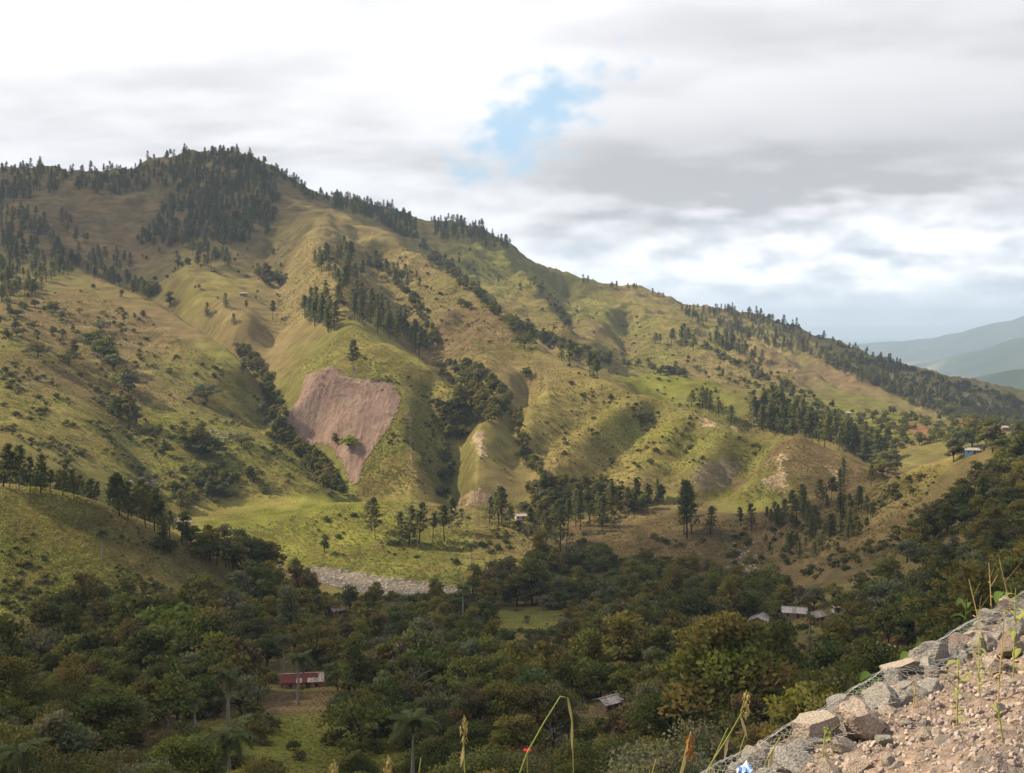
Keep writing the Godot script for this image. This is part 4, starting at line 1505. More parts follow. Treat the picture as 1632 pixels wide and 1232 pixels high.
func forest() -> void:
	# the thick woods on the valley floor, thinned where there are clearings
	var wood := pv([-150,1000, 120,985, 300,985, 345,960, 430,930, 480,928, 520,950, 600,955, 700,968, 780,960, 820,905, 900,885, 1010,895, 1130,915, 1230,950, 1340,955, 1420,935, 1470,860, 1530,790, 1580,745, 1640,716, 1900,720, 1900,1400, -300,1400])
	var open := [pv([395,1090, 445,1100, 520,1098, 540,1130, 500,1180, 560,1232, 560,1300, 430,1300, 425,1200, 400,1130]), pv([750,975, 830,965, 950,985, 960,1010, 880,1015, 790,1000]), pv([1430,925, 1470,890, 1535,845, 1545,860, 1480,910, 1440,940]), pv([600,1180, 640,1170, 660,1240, 610,1300])]
	var near := zone("leafy_tree", "leafy tree in the roadside wood", "trees in the wood below the road")
	var mid := zone("leafy_tree", "leafy tree in the valley wood", "trees in the valley wood")
	var right := zone("leafy_tree", "leafy tree on the right-hand hill", "trees on the wooded right-hand hillside")
	var under := zone("bush", "undergrowth bush on the valley floor", "undergrowth of the valley floor")
	var n := FastNoiseLite.new()
	n.seed = 71
	n.frequency = 1.0 / 34.0
	n.fractal_octaves = 2
	var z := -58.0
	while z > -450.0:
		var gap := 4.3 if z > -200.0 else 5.0
		var x := -330.0
		while x < 330.0:
			var p := Vector3(x + rng.randf_range(-2.2, 2.2), 0, z + rng.randf_range(-2.2, 2.2))
			x += gap
			p.y = ground(p.x, p.z)
			var q := to_px(p)
			if q.z < 40.0 or q.x < -140.0 or q.x > 1780.0 or not in_poly(q.x, q.y, wood):
				continue
			var clear := false
			for o in open:
				clear = clear or in_poly(q.x, q.y, o)
			var g := n.get_noise_2d(p.x, p.z)
			if clear:
				if rng.randf() < 0.25:
					stand("bush", under, p, rng.randf_range(0.4, 1.0))
				continue
			if rng.randf() < 0.45:
				stand("bush", under, p + Vector3(1.5, 0, 1.0), rng.randf_range(0.7, 2.0))
			if rng.randf() < 0.12 + maxf(0.0, -g) * 0.9:
				continue
			var size := rng.randf_range(0.45, 1.05) + maxf(0.0, g) * 0.9
			if rng.randf() < 0.10:
				size *= 1.45
			stand("leafy_tree", right if q.x > 1250.0 and q.z > 230.0 else (near if q.z < 190.0 else mid), p, size)
		z -= gap

func make_vegetation() -> void:
	palms()
	plant_zones()
	forest()
	var leaf_mats: Array = [M.leaf_dark, M.leaf_olive, M.leaf_fresh, M.leaf_grey, M.leaf_dark, M.leaf_olive, M.leaf_dark, M.leaf_brown, M.leaf_fresh, M.leaf_olive, M.leaf_dark, M.leaf_grey, M.leaf_olive, M.leaf_dark]
	var pine_mats: Array = [M.needle, M.needle_olive, M.needle, M.needle]
	var leafy := [broadleaf(101, 16, 130, 0.48, 2.5, 6.4), broadleaf(102, 19, 115, 0.46, 3.0, 6.0), broadleaf(103, 14, 140, 0.50, 2.1, 7.2), broadleaf(104, 18, 80, 0.44, 3.9, 5.6), broadleaf(105, 12, 130, 0.46, 1.3, 8.6)]
	var leafy_fine := [broadleaf(111, 24, 380, 0.26, 2.7, 6.7), broadleaf(112, 28, 330, 0.25, 3.3, 6.3), broadleaf(113, 22, 400, 0.27, 2.4, 7.5), broadleaf(114, 30, 190, 0.24, 4.2, 5.9), broadleaf(115, 18, 340, 0.26, 1.5, 8.8)]
	var pines := [pine(201, 14, 6, 0.75, 0.16, 3.4), pine(202, 12, 7, 0.80, 0.26, 3.8), pine(203, 15, 6, 0.74, 0.08, 2.9), pine(204, 11, 7, 0.78, 0.40, 3.3)]
	var bushes := [bush(301, 6, 60, 0.30), bush(302, 8, 55, 0.27)]
	plant("pine_tree", pines, pines, pine_mats, "pine", 260.0)
	plant("leafy_tree", leafy, leafy_fine, leaf_mats, "leafy", 125.0)
	plant("bush", bushes, bushes, leaf_mats, "bushes", 0.0)
	grass_cover()
	other_plants()

func plant(kind: String, shapes: Array, fine: Array, mats: Array, short: String, near: float) -> void:
	var nominal: float = {"pine_tree": 14.0, "leafy_tree": 6.5, "bush": 1.4}[kind]
	var list: Array = stands[kind]
	var shown := []
	var rest := []
	for e in list:
		var q := to_px(e[0])
		var tall := nominal * float(e[1]) * F / q.z
		if not zones[e[4]][1].begins_with("undergrowth") and q.x > -20.0 and q.x < 1652.0 and q.y - tall < 1232.0 and q.y > 0.0:
			# hidden ones count for less
			var top: Vector3 = e[0] + Vector3(0, nominal * float(e[1]) * 0.8, 0)
			if q.z > 150.0:
				var d := top.length()
				var hit := cast(to_px(top).x, to_px(top).y)
				if hit != Vector3.INF and hit.length() < d - 6.0:
					tall *= 0.1
			shown.append([tall if zones[e[4]][2] else 999.0, e])
		else:
			rest.append(e)
	shown.sort_custom(func(a, b): return a[0] > b[0])
	var parts := {}
	for k in mini(shown.size(), 300):
		var e: Array = shown[k][1]
		var zi: Array = zones[e[4]]
		var set_: Array = fine if to_px(e[0]).z < near else shapes
		var si: int = int(e[3]) % shapes.size()
		var key := [kind, si, set_ == fine]
		if not parts.has(key):
			parts[key] = [mesh_of(set_[si], 0), mesh_of(set_[si], 1)]
		var m: Material = mats[int(e[3]) % mats.size()]
		var label: String = zi[1]
		if not zi[2]:
			if label.begins_with("single bright"):
				m = M.leaf_bright
		else:
			label = describe(label, m, float(e[1]), e[0])
		var o := thing(zi[0], e[0], label, {"pine_tree": "pine", "leafy_tree": "tree", "bush": "bush"}[kind], zi[2])
		o.rotation.y = e[2]
		var lean := RandomNumberGenerator.new()
		lean.seed = int(e[3]) * 977 + k
		o.rotation.x = lean.randfn() * 0.045
		o.rotation.z = lean.randfn() * 0.045
		o.scale = Vector3(lean.randf_range(0.85, 1.25), lean.randf_range(0.85, 1.15), lean.randf_range(0.85, 1.25)) * float(e[1])
		part("stem" if kind == "bush" else "trunk", parts[key][0], M.bark if int(e[3]) % 5 else M.bark_pale, o)
		part("foliage" if kind == "bush" else "crown", parts[key][1], m, o)
	for k in range(300, shown.size()):
		rest.append(shown[k][1])
	if rest.is_empty():
		return
	var mass := {}
	for e in rest:
		var q := to_px(e[0])
		var f: bool = q.z > 0.0 and q.z < near
		var key := [int(e[3]) % shapes.size(), int(e[3]) % mats.size(), f]
		if not mass.has(key):
			mass[key] = [] as Array[Transform3D]
		var k := float(e[1])
		mass[key].append(Transform3D(Basis.from_euler(Vector3(rng.randfn() * 0.045, e[2], rng.randfn() * 0.045)).scaled(Vector3(k * rng.randf_range(0.85, 1.3), k * rng.randf_range(0.75, 1.2), k * rng.randf_range(0.85, 1.3))), e[0]))
	var names: Array = {"pine": ["pine_wood", "mass of dark pines on the far slopes", "pine wood"], "leafy": ["leafy_wood", "mass of leafy trees filling the valley and gullies", "wood"], "bushes": ["scrub", "low scrub scattered over hills and valley floor", "scrub"]}[short]
	var root := Node3D.new()
	root.name = numbered(names[0])
	add_child(root)
	tag(root, names[1], names[2], "", "stuff")
	for key in mass:
		var set_: Array = fine if key[2] else shapes
		scatter("trunks" if short != "bushes" else "stems", "", "", mesh_of(set_[key[0]], 0), M.bark, mass[key], root)
		scatter("crowns" if short != "bushes" else "foliage", "", "", mesh_of(set_[key[0]], 1), mats[key[1]], mass[key], root)

var made := {}
func mesh_of(pair: Array, k: int) -> ArrayMesh:
	var s: Shape = pair[k]
	if not made.has(s):
		made[s] = s.done()
	return made[s]

# short grass tufts on the nearer slopes: nobody could count them
func grass_cover() -> void:
	var r := RandomNumberGenerator.new()
	r.seed = 401
	var s := Shape.new()
	for k in 14:
		var a := r.randf() * TAU
		var at := Vector3(cos(a), 0, sin(a)) * r.randf() * 0.5
		var tip := at + Vector3(r.randfn() * 0.25, r.randf_range(0.3, 0.65), r.randfn() * 0.25)
		var w := Vector3(-sin(a), 0, cos(a)) * 0.09
		var c := Color.WHITE * r.randf_range(0.7, 1.3)
		var m := Vector3(r.randfn() * 0.3, 1, r.randfn() * 0.3).normalized()
		s.facing(at - w - Vector3(0, 0.05, 0), tip, at + w - Vector3(0, 0.05, 0), m, c)
	var mesh := s.done()
	var n := FastNoiseLite.new()
	n.seed = 402
	n.frequency = 1.0 / 15.0
	n.fractal_octaves = 3
	var sets: Array = [[] as Array[Transform3D], [] as Array[Transform3D]]
	for area in [[pv([0,772, 110,784, 230,834, 350,890, 460,915, 400,950, 300,975, 0,985]), 15000, 0.55, 0.45], [pv([440,380, 600,380, 760,470, 860,560, 740,600, 640,540, 560,500, 440,520]), 12000, 1.6, 0.1], [pv([700,380, 1000,470, 1300,600, 1200,620, 1000,590, 860,540]), 14000, 1.8, 0.0], [pv([380,840, 600,800, 1000,815, 1200,825, 1440,760, 1500,740, 1430,900, 1100,900, 700,930, 500,905]), 16000, 1.2, 0.05], [pv([0,480, 140,460, 400,600, 540,780, 330,800, 200,760, 0,690]), 18000, 1.3, 0.05], [pv([470,590, 560,520, 700,600, 740,640, 700,780, 560,790, 630,640]), 12000, 1.2, 0.05], [pv([425,1150, 540,1150, 560,1232, 430,1232]), 1500, 0.35, 0.0], [pv([830,560, 980,620, 1280,690, 1400,760, 1200,800, 860,760]), 16000, 1.2, 0.05]]:
		var poly: PackedVector2Array = area[0]
		var lo := poly[0]
		var hi := poly[0]
		for p in poly:
			lo = lo.min(p)
			hi = hi.max(p)
		for k in area[1]:
			var u := rng.randf_range(lo.x, hi.x)
			var v := rng.randf_range(lo.y, hi.y)
			if not in_poly(u, v, poly):
				continue
			var p := cast(u, v, 200.0)
			if p == Vector3.INF:
				continue
			p += Vector3(rng.randfn(), 0, rng.randfn()) * 1.5
			p.y = ground(p.x, p.z)
			var g := n.get_noise_2d(p.x, p.z)
			var q := float(area[2]) * rng.randf_range(0.6, 1.5)
			sets[0 if g + rng.randfn() * 0.2 + float(area[3]) * (1.0 if v < 880.0 else -0.6) > 0.0 else 1].append(Transform3D(Basis(Vector3.UP, rng.randf() * TAU).scaled(Vector3(q, q * 0.8, q)), p))
	M.tuft_green = M.leaf_fresh.duplicate()
	M.tuft_green.resource_name = "tuft_green"
	M.tuft_green.albedo_color = lin(0.15, 0.155, 0.045)
	var root := Node3D.new()
	root.name = "grass"
	add_child(root)
	tag(root, "rough grass tufts over the hill slopes", "grass", "", "stuff")
	scatter("tufts", "", "", mesh, M.tuft_dry, sets[0], root)
	scatter("tufts", "", "", mesh, M.tuft_green, sets[1], root)

func palms() -> void:
	var fronds := [frond_mesh(501, 3.2, 0.75, 24), frond_mesh(502, 3.0, 1.05, 24), frond_mesh(503, 3.3, 0.5, 24)]
	var list := [     # foot pixel, height in pixels, label
		[163,892,52, "royal palm alone on the near grass hill"],
		[475,1124,88, "royal palm in front of the patched red roof"],
		[364,1160,96, "royal palm with yellowing fronds beside a shaggy tree"],
		[310,1165,50, "short pale-trunked palm beside the yellowing palm"],
		[738,982,52, "slender palm at the edge of the river bed"],
		[752,905,42, "palm on the grass below the river bench"],
		[915,585,30, "palm on the crest of the long spur"],
		[1413,690,26, "palm among the far green plots"],
		[452,1075,62, "palm with one hanging orange frond in the valley wood"],
		[366,1300,150, "big dark palm crown at the bottom of the clearing"],
		[658,1290,160, "dark broad palm in the thicket below the road"],
		[30,1330,150, "dark palm at the wood's edge below the road"],
		[1290,1020,40, "short palm in front of the tin-roofed houses"],
		[880,1045,44, "slender palm in the middle of the valley wood"],
	]
	for e in list:
		var p := cast(e[0], e[1])
		if p == Vector3.INF:
			continue
		var h: float = float(e[2]) * to_px(p).z / F
		var d := to_px(p).z
		keep_clear.append([float(e[0]) - 1.9 * F / d, float(e[1]) - h * 1.1 * F / d, float(e[0]) + 1.9 * F / d, float(e[1]) - h * 0.35 * F / d, d])
		var o := thing("palm_tree", p, e[3], "palm", "palms of the valley")
		o.rotation.y = rng.randf() * TAU
		var s := Shape.new()
		var top := h * 0.78
		var bend := rng.randf_range(-0.4, 0.4)
		var path := []
		var rad := []
		for k in 8:
			var t := k / 7.0
			path.append(Vector3(bend * t * t, top * t - (0.6 if k == 0 else 0.0), 0))
			rad.append(0.20 + 0.05 * sin(t * 5.0) - 0.06 * t)
		s.tube(path, rad, 8)
		part("trunk", s.done(), M.bark_pale, o)
		var c := Shape.new()
		c.tube([Vector3(bend, top - 0.05, 0), Vector3(bend, top + 0.9, 0)], [0.15, 0.08], 7, Color(1.4, 1.5, 1.1))
		part("crown_shaft", c.done(), M.palm, o)
		var n := 19
		for k in n:
			var f := part("frond", fronds[k % 3], M.palm, o)
			f.position = Vector3(bend, top + 0.8, 0)
			f.rotation = Vector3(rng.randf_range(-0.75, 0.45), TAU * k / n * 1.0 + rng.randf_range(-0.2, 0.2), 0)
			f.scale = Vector3.ONE * clampf(h / 9.0, 0.6, 1.1) * rng.randf_range(0.85, 1.1)
			if (e[3].contains("yellowing") and k % 3 == 0) or (e[3].contains("orange") and k == 4):
				f.material_override = M.tuft_dry
				f.set_meta("label", "dry yellow-brown hanging frond")
				f.rotation.x = 0.9

func other_plants() -> void:
	# leafless pale trees
	var bare := [bare_branches(601), bare_branches(602), bare_branches(603)]
	var list := [[118,1190,110, "pale leafless tree in the wood below the near grass hill"], [640,1150,105, "pale forked leafless tree beside the dark broad palm"], [905,1190,100, "grey leafless tree behind the tall bent grass stalk"], [870,1225,95, "bare twiggy tree next to the red flower"], [1075,1120,85, "bare pale branches among olive trees below the houses"], [978,1240,90, "thin bare tree in front of the half-hidden grey roof"], [1020,1060,50, "slim bare pale trunk in the valley wood"], [1470,985,50, "bare pale tree on the wooded right-hand hillside"], [985,1070,46, "slim pale-barked tree near the valley wood's middle"], [780,1120,80, "leafless greyish tree in the middle of the wood"], [60,1150,80, "thin leafless tree by the dark palm at the wood's edge"], [250,1130,80, "bare forked tree near the yellowing palm"], [590,1110,70, "bare grey tree beyond the clearing"], [1180,1130,80, "bare twiggy tree below the banana plant"], [830,1080,60, "slim leafless tree behind the grey one"], [420,1030,50, "small bare tree behind the patched red roof"], [1270,1080,64, "leafless tree below the tin-roofed houses"]]
	for k in list.size():
		var e: Array = list[k]
		var p := cast(e[0], e[1])
		if p == Vector3.INF:
			continue
		var o := thing("leafless_tree", p, e[3], "tree", "leafless trees")
		o.rotation.y = rng.randf() * TAU
		o.scale = Vector3.ONE * float(e[2]) * to_px(p).z / F / 7.5
		part("branches", bare[k % 3], M.bark_pale, o)
	# broad-leaved plants under the embankment
	var blade := [blade_leaf(1.5, 0.28, 0.55), blade_leaf(1.3, 0.3, 0.8), blade_leaf(1.6, 0.25, 0.4)]
	for e in [[1395,1082,24.0, "broad-leaved green plant just below the gabion edge"], [1455,1045,26.0, "broad-leaved plant beside the orange earth"], [1480,1035,28.0, "tall broad-leaved plant leaning towards the gabion stones"], [1330,1010,150.0, "banana plant below the tin-roofed houses"], [1075,1040,190.0, "banana plant at the wood's grassy gap"], [1540,960,60.0, "broad-leaved bush above the stacked gabion stones"], [1600,945,55.0, "leafy green plant by the far end of the gabion"]]:
		var p := px(e[0], e[1], e[2])
		var g := ground(p.x, p.z)
		var k := clampf(float(e[2]) / 30.0, 0.55, 1.6)
		var o := thing("broad_leaved_plant", Vector3(p.x, g, p.z), e[3], "plant", "broad-leaved plants")
		var h := maxf(p.y - g, 0.2)
		var st := Shape.new()
		st.tube([Vector3(0, -0.3, 0), Vector3(0.05, h * 0.6, 0), Vector3(0, h + 0.1, 0)], [0.09, 0.07, 0.04], 6)
		part("stem", st.done(), M.banana, o)
		for i in 11:
			var f := part("leaf", blade[i % 3], M.banana, o)
			f.position = Vector3(0, h * lerpf(0.75, 1.0, i / 10.0), 0)
			f.rotation = Vector3(rng.randf_range(-0.2, 0.7), TAU * i * 0.382, 0)
			f.scale = Vector3.ONE * k * rng.randf_range(0.6, 1.0) * 0.7

# what sets one tree apart from its neighbours: its size, its tint and what it stands by
var marks: Array = []
func describe(label: String, m: Material, size: float, at: Vector3) -> String:
	if marks.is_empty():
		for e in [[482,1096,"by the patched red roof"], [535,981,"by the small white-roofed hut"], [1212,1000,"by the tin-roofed houses"], [1412,1043,"by the orange earth yard"], [970,1134,"by the half-hidden grey roof"], [475,1180,"by the grassy clearing"], [364,1160,"by the yellowing palm"], [118,1190,"by the pale leafless tree"], [658,1260,"by the broad dark palm"], [905,1190,"by the grey leafless tree"], [1075,1120,"by the bare pale branches"], [850,990,"by the green field"], [600,940,"by the river bed"], [1480,900,"by the grassy spur"], [1540,720,"by the pale farmhouse"], [830,827,"by the bench hut"], [1240,770,"by the sandy slip"], [1140,755,"by the bare field"], [560,700,"by the landslide scar"], [163,892,"by the lone royal palm"], [330,900,"by the bushy shoulder trees"], [20,1100,"at the wood's shaded end"], [60,860,"on the open tan grass"], [200,940,"on the green lower grass"], [290,770,"by the gully boulders"], [520,860,"on the bright river flat"], [1350,850,"on the tan slope"], [1200,880,"by the stony bank"], [1290,700,"behind the hilltop"], [1400,735,"at the grove's lower end"], [1215,660,"at the grove's upper end"], [1420,1160,"under the gabion edge"], [1150,1190,"below the wire's near end"], [780,1120,"by the leafless greyish tree"], [230,1060,"in the dark thicket"], [1320,1100,"below the banana plant"], [530,430,"in the topmost clump"], [515,520,"in the lower clump"], [620,520,"in the descending row"], [670,560,"at the row's lower end"], [335,410,"on the hump below the peak"], [625,440,"on the tan slope"], [700,1200,"by the yellow grass stalk"], [330,1190,"by the big dark palm"], [150,1150,"in the feathery thicket"], [600,1130,"beyond the clearing"], [1000,1200,"by the thin bare tree"], [1230,1160,"under the boulders"], [200,600,"by the hill's gully trees"], [60,640,"on the hill's bright rib"], [330,640,"by the round hillside tree"], [430,740,"on the lower grass shoulder"], [20,30,""]]:
			var p := cast(e[0], e[1])
			if p != Vector3.INF and e[2]:
				marks.append([p, e[2]])
	var best := 1e9
	var by := ""
	for k in marks:
		var d: float = at.distance_to(k[0])
		if d < best:
			best = d
			by = k[1]
	var hue: String = {"leaf_dark": "deep green", "leaf_olive": "olive", "leaf_fresh": "fresh green", "leaf_grey": "grey-green", "leaf_brown": "brownish", "needle": "deep green", "needle_olive": "olive"}[m.resource_name]
	var tall := "tiny" if size < 0.45 else "small" if size < 0.7 else "middling" if size < 0.95 else "large" if size < 1.25 else "very large"
	label = label.trim_prefix("dark ").trim_prefix("small ").trim_prefix("low ").trim_prefix("scattered ").trim_prefix("round ")
	var full := tall + " " + hue + " " + label
	if best < 90.0 and (full + " " + by).split(" ").size() <= 16:
		full += " " + by
	return full

# ---------------------------------------------------------------- the rubble embankment beside the road
var edge_a := Vector2(1.48, -7.35)                       # a point of its edge (x, z)
var edge_e := Vector2(0.676, -0.737).normalized()        # along the edge
var edge_n := Vector2(0.737, 0.676).normalized()         # into the embankment
var lumps := FastNoiseLite.new()

func bank_y(s: float, t: float) -> float:
	var rough := lumps.get_noise_2d(s * 1.0, t * 1.0) * 0.16 + lumps.get_noise_2d(s * 4.0 + 50.0, t * 4.0) * 0.06 + lumps.get_noise_2d(s * 15.0, t * 15.0 + 80.0) * 0.022
	return -3.2 + 0.34 * maxf(t - 0.25, 0.0) + rough * smoothstep(-0.1, 0.5, t)

func bank_at(s: float, t: float) -> Vector3:
	var p := edge_a + edge_e * s + edge_n * t
	return Vector3(p.x, bank_y(s, t), p.y)

func bank_hit(u: float, v: float) -> Vector3:
	var r := ray(u, v)
	var d := 2.0
	while d < 40.0:
		var p := r * d
		var q := Vector2(p.x, p.z) - edge_a
		if p.y < bank_y(q.dot(edge_e), q.dot(edge_n)):
			return p
		d += 0.02
	return Vector3.INF

func make_embankment() -> void:
	lumps.seed = 701
	lumps.frequency = 0.55
	lumps.fractal_octaves = 4
	var tones := FastNoiseLite.new()
	tones.seed = 702
	tones.frequency = 2.2
	tones.fractal_octaves = 5
	tones.fractal_gain = 0.7
	var s := Shape.new()
	var nt := 150
	var ns := 420
	var step := 0.035
	for j in ns:
		for i in nt:
			var a := -2.5 + j * step
			var t := -0.02 + i * step
			var p := bank_at(a, t)
			var e := 0.03
			var m := Vector3(0, 0, 0)
			var du := bank_at(a + e, t) - bank_at(a - e, t)
			var dv := bank_at(a, t + e) - bank_at(a, t - e)
			m = du.cross(dv).normalized()
			if m.y < 0.0:
				m = -m
			var q := tones.get_noise_2d(a, t)
			var w := tones.get_noise_2d(a * 5.0 + 30.0, t * 5.0)
			var c := Color(0.33, 0.25, 0.20).lerp(Color(0.25, 0.20, 0.17), clampf(0.4 + q * 2.0, 0.0, 1.0))
			# greyer road gravel further in
			c = c.lerp(Color(0.20, 0.175, 0.165), smoothstep(1.5, 2.3, t + q * 0.9))
			var k := 0.95 + 0.55 * w
			s.add(p, m, Color(c.r * k, c.g * k, c.b * k))
	for j in ns - 1:
		for i in nt - 1:
			var k := j * nt + i
			s.tri(k, k + nt, k + 1)
			s.tri(k + 1, k + nt, k + nt + 1)
	# outer face down to the slope
	for j in ns - 1:
		var a := bank_at(-2.5 + j * step, -0.02)
		var b := bank_at(-2.5 + (j + 1) * step, -0.02)
		var dn := Vector3(-edge_n.x * 1.2, -5.5, -edge_n.y * 1.2)
		s.quad(a, b, b + dn, a + dn, Color(0.2, 0.16, 0.12))
	var earth := mat("rubble_earth", Color.WHITE, 0.95, true)
	earth.metallic_specular = 0.15
	earth.albedo_texture = noise_tex(711, 0.03, 5, [[0.0, grey(0.5)], [0.45, grey(0.85)], [1.0, grey(1.0)]], 512)
	earth.uv1_triplanar = true
	earth.uv1_scale = Vector3.ONE / 0.9
	earth.heightmap_enabled = true
	earth.heightmap_texture = noise_tex(712, 0.05, 5, [], 512)
	earth.heightmap_scale = 2.5
	var o := structure("embankment", s.done(), earth)
	tag(o, "rubble embankment of pinkish earth beside the road", "embankment")
	# stone materials
	var stones: Array = []
	for c in [[0.36, 0.315, 0.275], [0.30, 0.288, 0.275], [0.245, 0.23, 0.22], [0.385, 0.32, 0.275], [0.21, 0.17, 0.155]]:
		var m := mat("stone", lin(c[0], c[1], c[2]), 0.85)
		m.albedo_texture = noise_tex(720 + stones.size(), 0.025, 5, [[0.0, Color(0.45, 0.42, 0.4)], [0.4, grey(0.85)], [0.7, Color(1.0, 0.97, 0.93)], [1.0, grey(1.0)]], 512)
		m.uv1_triplanar = true
		m.uv1_scale = Vector3.ONE * 0.9
		m.heightmap_enabled = true
		m.heightmap_texture = noise_tex(740 + stones.size(), 0.04, 5, [], 256)
		m.heightmap_scale = 1.6
		stones.append(m)
	M.stones = stones
	var meshes: Array = []
	for k in 8:
		meshes.append(rock_mesh(800 + k, 3, 0.12))
	var small: Array = []
	for k in 6:
		small.append(rock_mesh(830 + k, 1, 0.3))
	# the wire basket along the edge, with its stones
	var basket := thing("gabion_basket", bank_at(3.0, 0.0), "wire gabion basket full of stones along the embankment edge", "gabion")
	var wires := Shape.new()
	var cell := 0.075
	var rows := 13
	var cols := 165
	var pt := func(a: float, w: float) -> Vector3:
		var bump := 0.05 * lumps.get_noise_2d(a * 3.0, w * 3.0 + 10.0)
		if w < 0.5:
			var p: Vector3 = bank_at(a, 0.5 - w)
			return p + Vector3(0, 0.11 + bump, 0)
		var q: Vector3 = bank_at(a, 0.0)
		return q + Vector3(-edge_n.x * (0.05 + bump), 0.07 - (w - 0.5), -edge_n.y * (0.05 + bump))
	for j in cols:
		for i in rows:
			var a := -2.0 + (j + 0.5 * (i % 2)) * cell
			var w := i * cell * 0.87
			var p0: Vector3 = pt.call(a, w)
			var p1: Vector3 = pt.call(a, w + cell * 0.5)
			var p2: Vector3 = pt.call(a + cell * 0.5, w + cell * 0.87)
			var p3: Vector3 = pt.call(a - cell * 0.5, w + cell * 0.87)
			for f in [[p0, p1], [p1, p2], [p1, p3]]:
				wires.tube([f[0] - basket.position, f[1] - basket.position], [0.0016, 0.0016], 3)
	# the selvedge wire along the edge
	var sel := []
	var srad := []
	for j in 160:
		sel.append(pt.call(-2.0 + j * 0.08, 0.5) - basket.position)
		srad.append(0.004)
	wires.tube(sel, srad, 4)
	var wire_mat := mat("galvanised_wire", lin(0.30, 0.31, 0.315), 0.5)
	wire_mat.metallic = 0.6
	part("wire_mesh", wires.done(), wire_mat, basket)
	for k in 170:
		var a := rng.randf_range(-1.5, 10.0)
		var t := rng.randf_range(0.0, 0.5) if a < 5.0 else rng.randf_range(0.0, 1.1)
		var size := rng.randf_range(0.10, 0.24)
		var q := part("stone", meshes[k % 8], stones[[1, 2, 1, 0, 2, 4, 1][k % 7]], basket)
		q.position = bank_at(a, t) - basket.position + Vector3(0, size * 0.05 - 0.02, 0)
		q.rotation = Vector3(rng.randf() * 6, rng.randf() * 6, rng.randf() * 6)
		q.scale = Vector3(size, size * rng.randf_range(0.6, 0.9), size * rng.randf_range(0.7, 1.1))
	# boulders one can tell apart: pixel of the middle, width and height in pixels, stone, label
	var list := [
		[1372,1150,84,86,3, "big upright pale boulder with a dark overhanging foot"], [1298,1168,84,70,0, "big pale boulder with a flat top on the gabion edge"], [1270,1208,80,42,1, "grey angular slab below the pale flat-topped boulder"],
		[1412,1112,70,46,1, "grey tilted slab behind the upright boulder"], [1446,1098,48,34,2, "dark grey block in the earth beside the tilted slab"], [1438,1064,62,30,0, "pale flat stone on the wire edge"],
		[1482,1050,80,44,1, "long grey slab sunk in the pink earth"], [1530,1026,52,44,4, "brown-grey layered rock leaning on the gabion"], [1512,1046,44,30,1, "grey wedge stone under the layered rock"], [1562,1030,34,36,0, "pinkish block beside the layered rock"],
		[1560,1014,46,34,3, "white-faced broken rock near the dry stalks"], [1608,1034,60,48,4, "dark rock by the dry stalks"], [1366,1222,56,36,3, "tan square stone in the gravel"], [1322,1226,40,30,0, "pale stone at the gravel's edge"],
		[1346,1192,50,26,0, "flat pale stone below the upright boulder"], [1410,1180,36,26,1, "small grey stone beside the upright boulder's foot"], [1244,1214,44,40,0, "tilted tan stone at the wire's near end"], [1590,1062,44,30,0, "pale tan rock on the slope above the pink earth"], [1500,1180,30,20,2, "dark loose stone in the road gravel"], [1620,1000,50,40,1, "grey rock topping the far gabion stones"], [1575,985,40,34,1, "grey rock among stacked gabion stones"], [1600,968,36,28,0, "pale rock at the far end of the wire edge"],
	]
	for e in list:
		var p := bank_hit(e[0], float(e[1]) + float(e[3]) * 0.28)
		if p == Vector3.INF:
			continue
		var d := to_px(p).z
		var w: float = float(e[2]) * d / F
		var h: float = float(e[3]) * d / F
		var q := MeshInstance3D.new()
		q.name = numbered("boulder")
		q.mesh = meshes[used["boulder"] % 8]
		q.material_override = stones[e[4]]
		add_child(q)
		q.position = p + Vector3(0, h * 0.28, 0)
		q.rotation = Vector3(rng.randf_range(-0.5, 0.5), rng.randf() * 6, rng.randf_range(-0.4, 0.4))
		q.scale = Vector3(w, h, w * 0.9) * 0.8
		tag(q, e[5], "rock")
	# smaller loose stones, each its own
	for k in 150:
		var a := rng.randf_range(-1.2, 8.5)
		var t := pow(rng.randf(), 0.7) * 3.0
		var p := bank_at(a, t)
		var size := rng.randf_range(0.045, 0.13)
		var q := MeshInstance3D.new()
		q.name = numbered("loose_stone")
		q.mesh = small[k % 6]
		var tone: int = [0, 3, 1, 0, 3, 2, 0, 4, 3][k % 9]
		q.material_override = stones[tone]
		add_child(q)
		q.position = p + Vector3(0, size * 0.12, 0)
		q.rotation = Vector3(rng.randf() * 6, rng.randf() * 6, rng.randf() * 6)
		q.scale = Vector3.ONE * size
		tag(q, ["tan", "grey", "dark grey", "pale", "dark brown"][tone] + (" little" if size < 0.07 else " fist-sized" if size < 0.1 else " bigger") + " loose stone on the " + ("earth near the wire" if t < 0.9 else "open pink earth" if t < 1.8 else "grey road gravel") + (" past the layered rock" if a > 4.5 else " by the boulder" if a < 1.5 else ""), "stone", ["tan", "grey", "dark grey", "pale", "dark brown"][tone] + " loose stones")
	# gravel
	var spots: Array[Transform3D] = []
	for k in 16000:
		var a := rng.randf_range(-2.0, 9.0)
		var t := rng.randf_range(0.2, 3.6)
		var size := 0.010 + pow(rng.randf(), 4.0) * 0.04
		spots.append(Transform3D(Basis.from_euler(Vector3(rng.randf() * 6, rng.randf() * 6, rng.randf() * 6)).scaled(Vector3.ONE * size), bank_at(a, t) + Vector3(0, size * 0.2, 0)))
	var grit: Array = []
	for c in [[0.38, 0.30, 0.25], [0.30, 0.26, 0.235], [0.25, 0.20, 0.19]]:
		grit.append(mat("grit", lin(c[0], c[1], c[2]), 0.9))
	var third := spots.size() / 3
	var g := Node3D.new()
	g.name = "gravel"
	add_child(g)
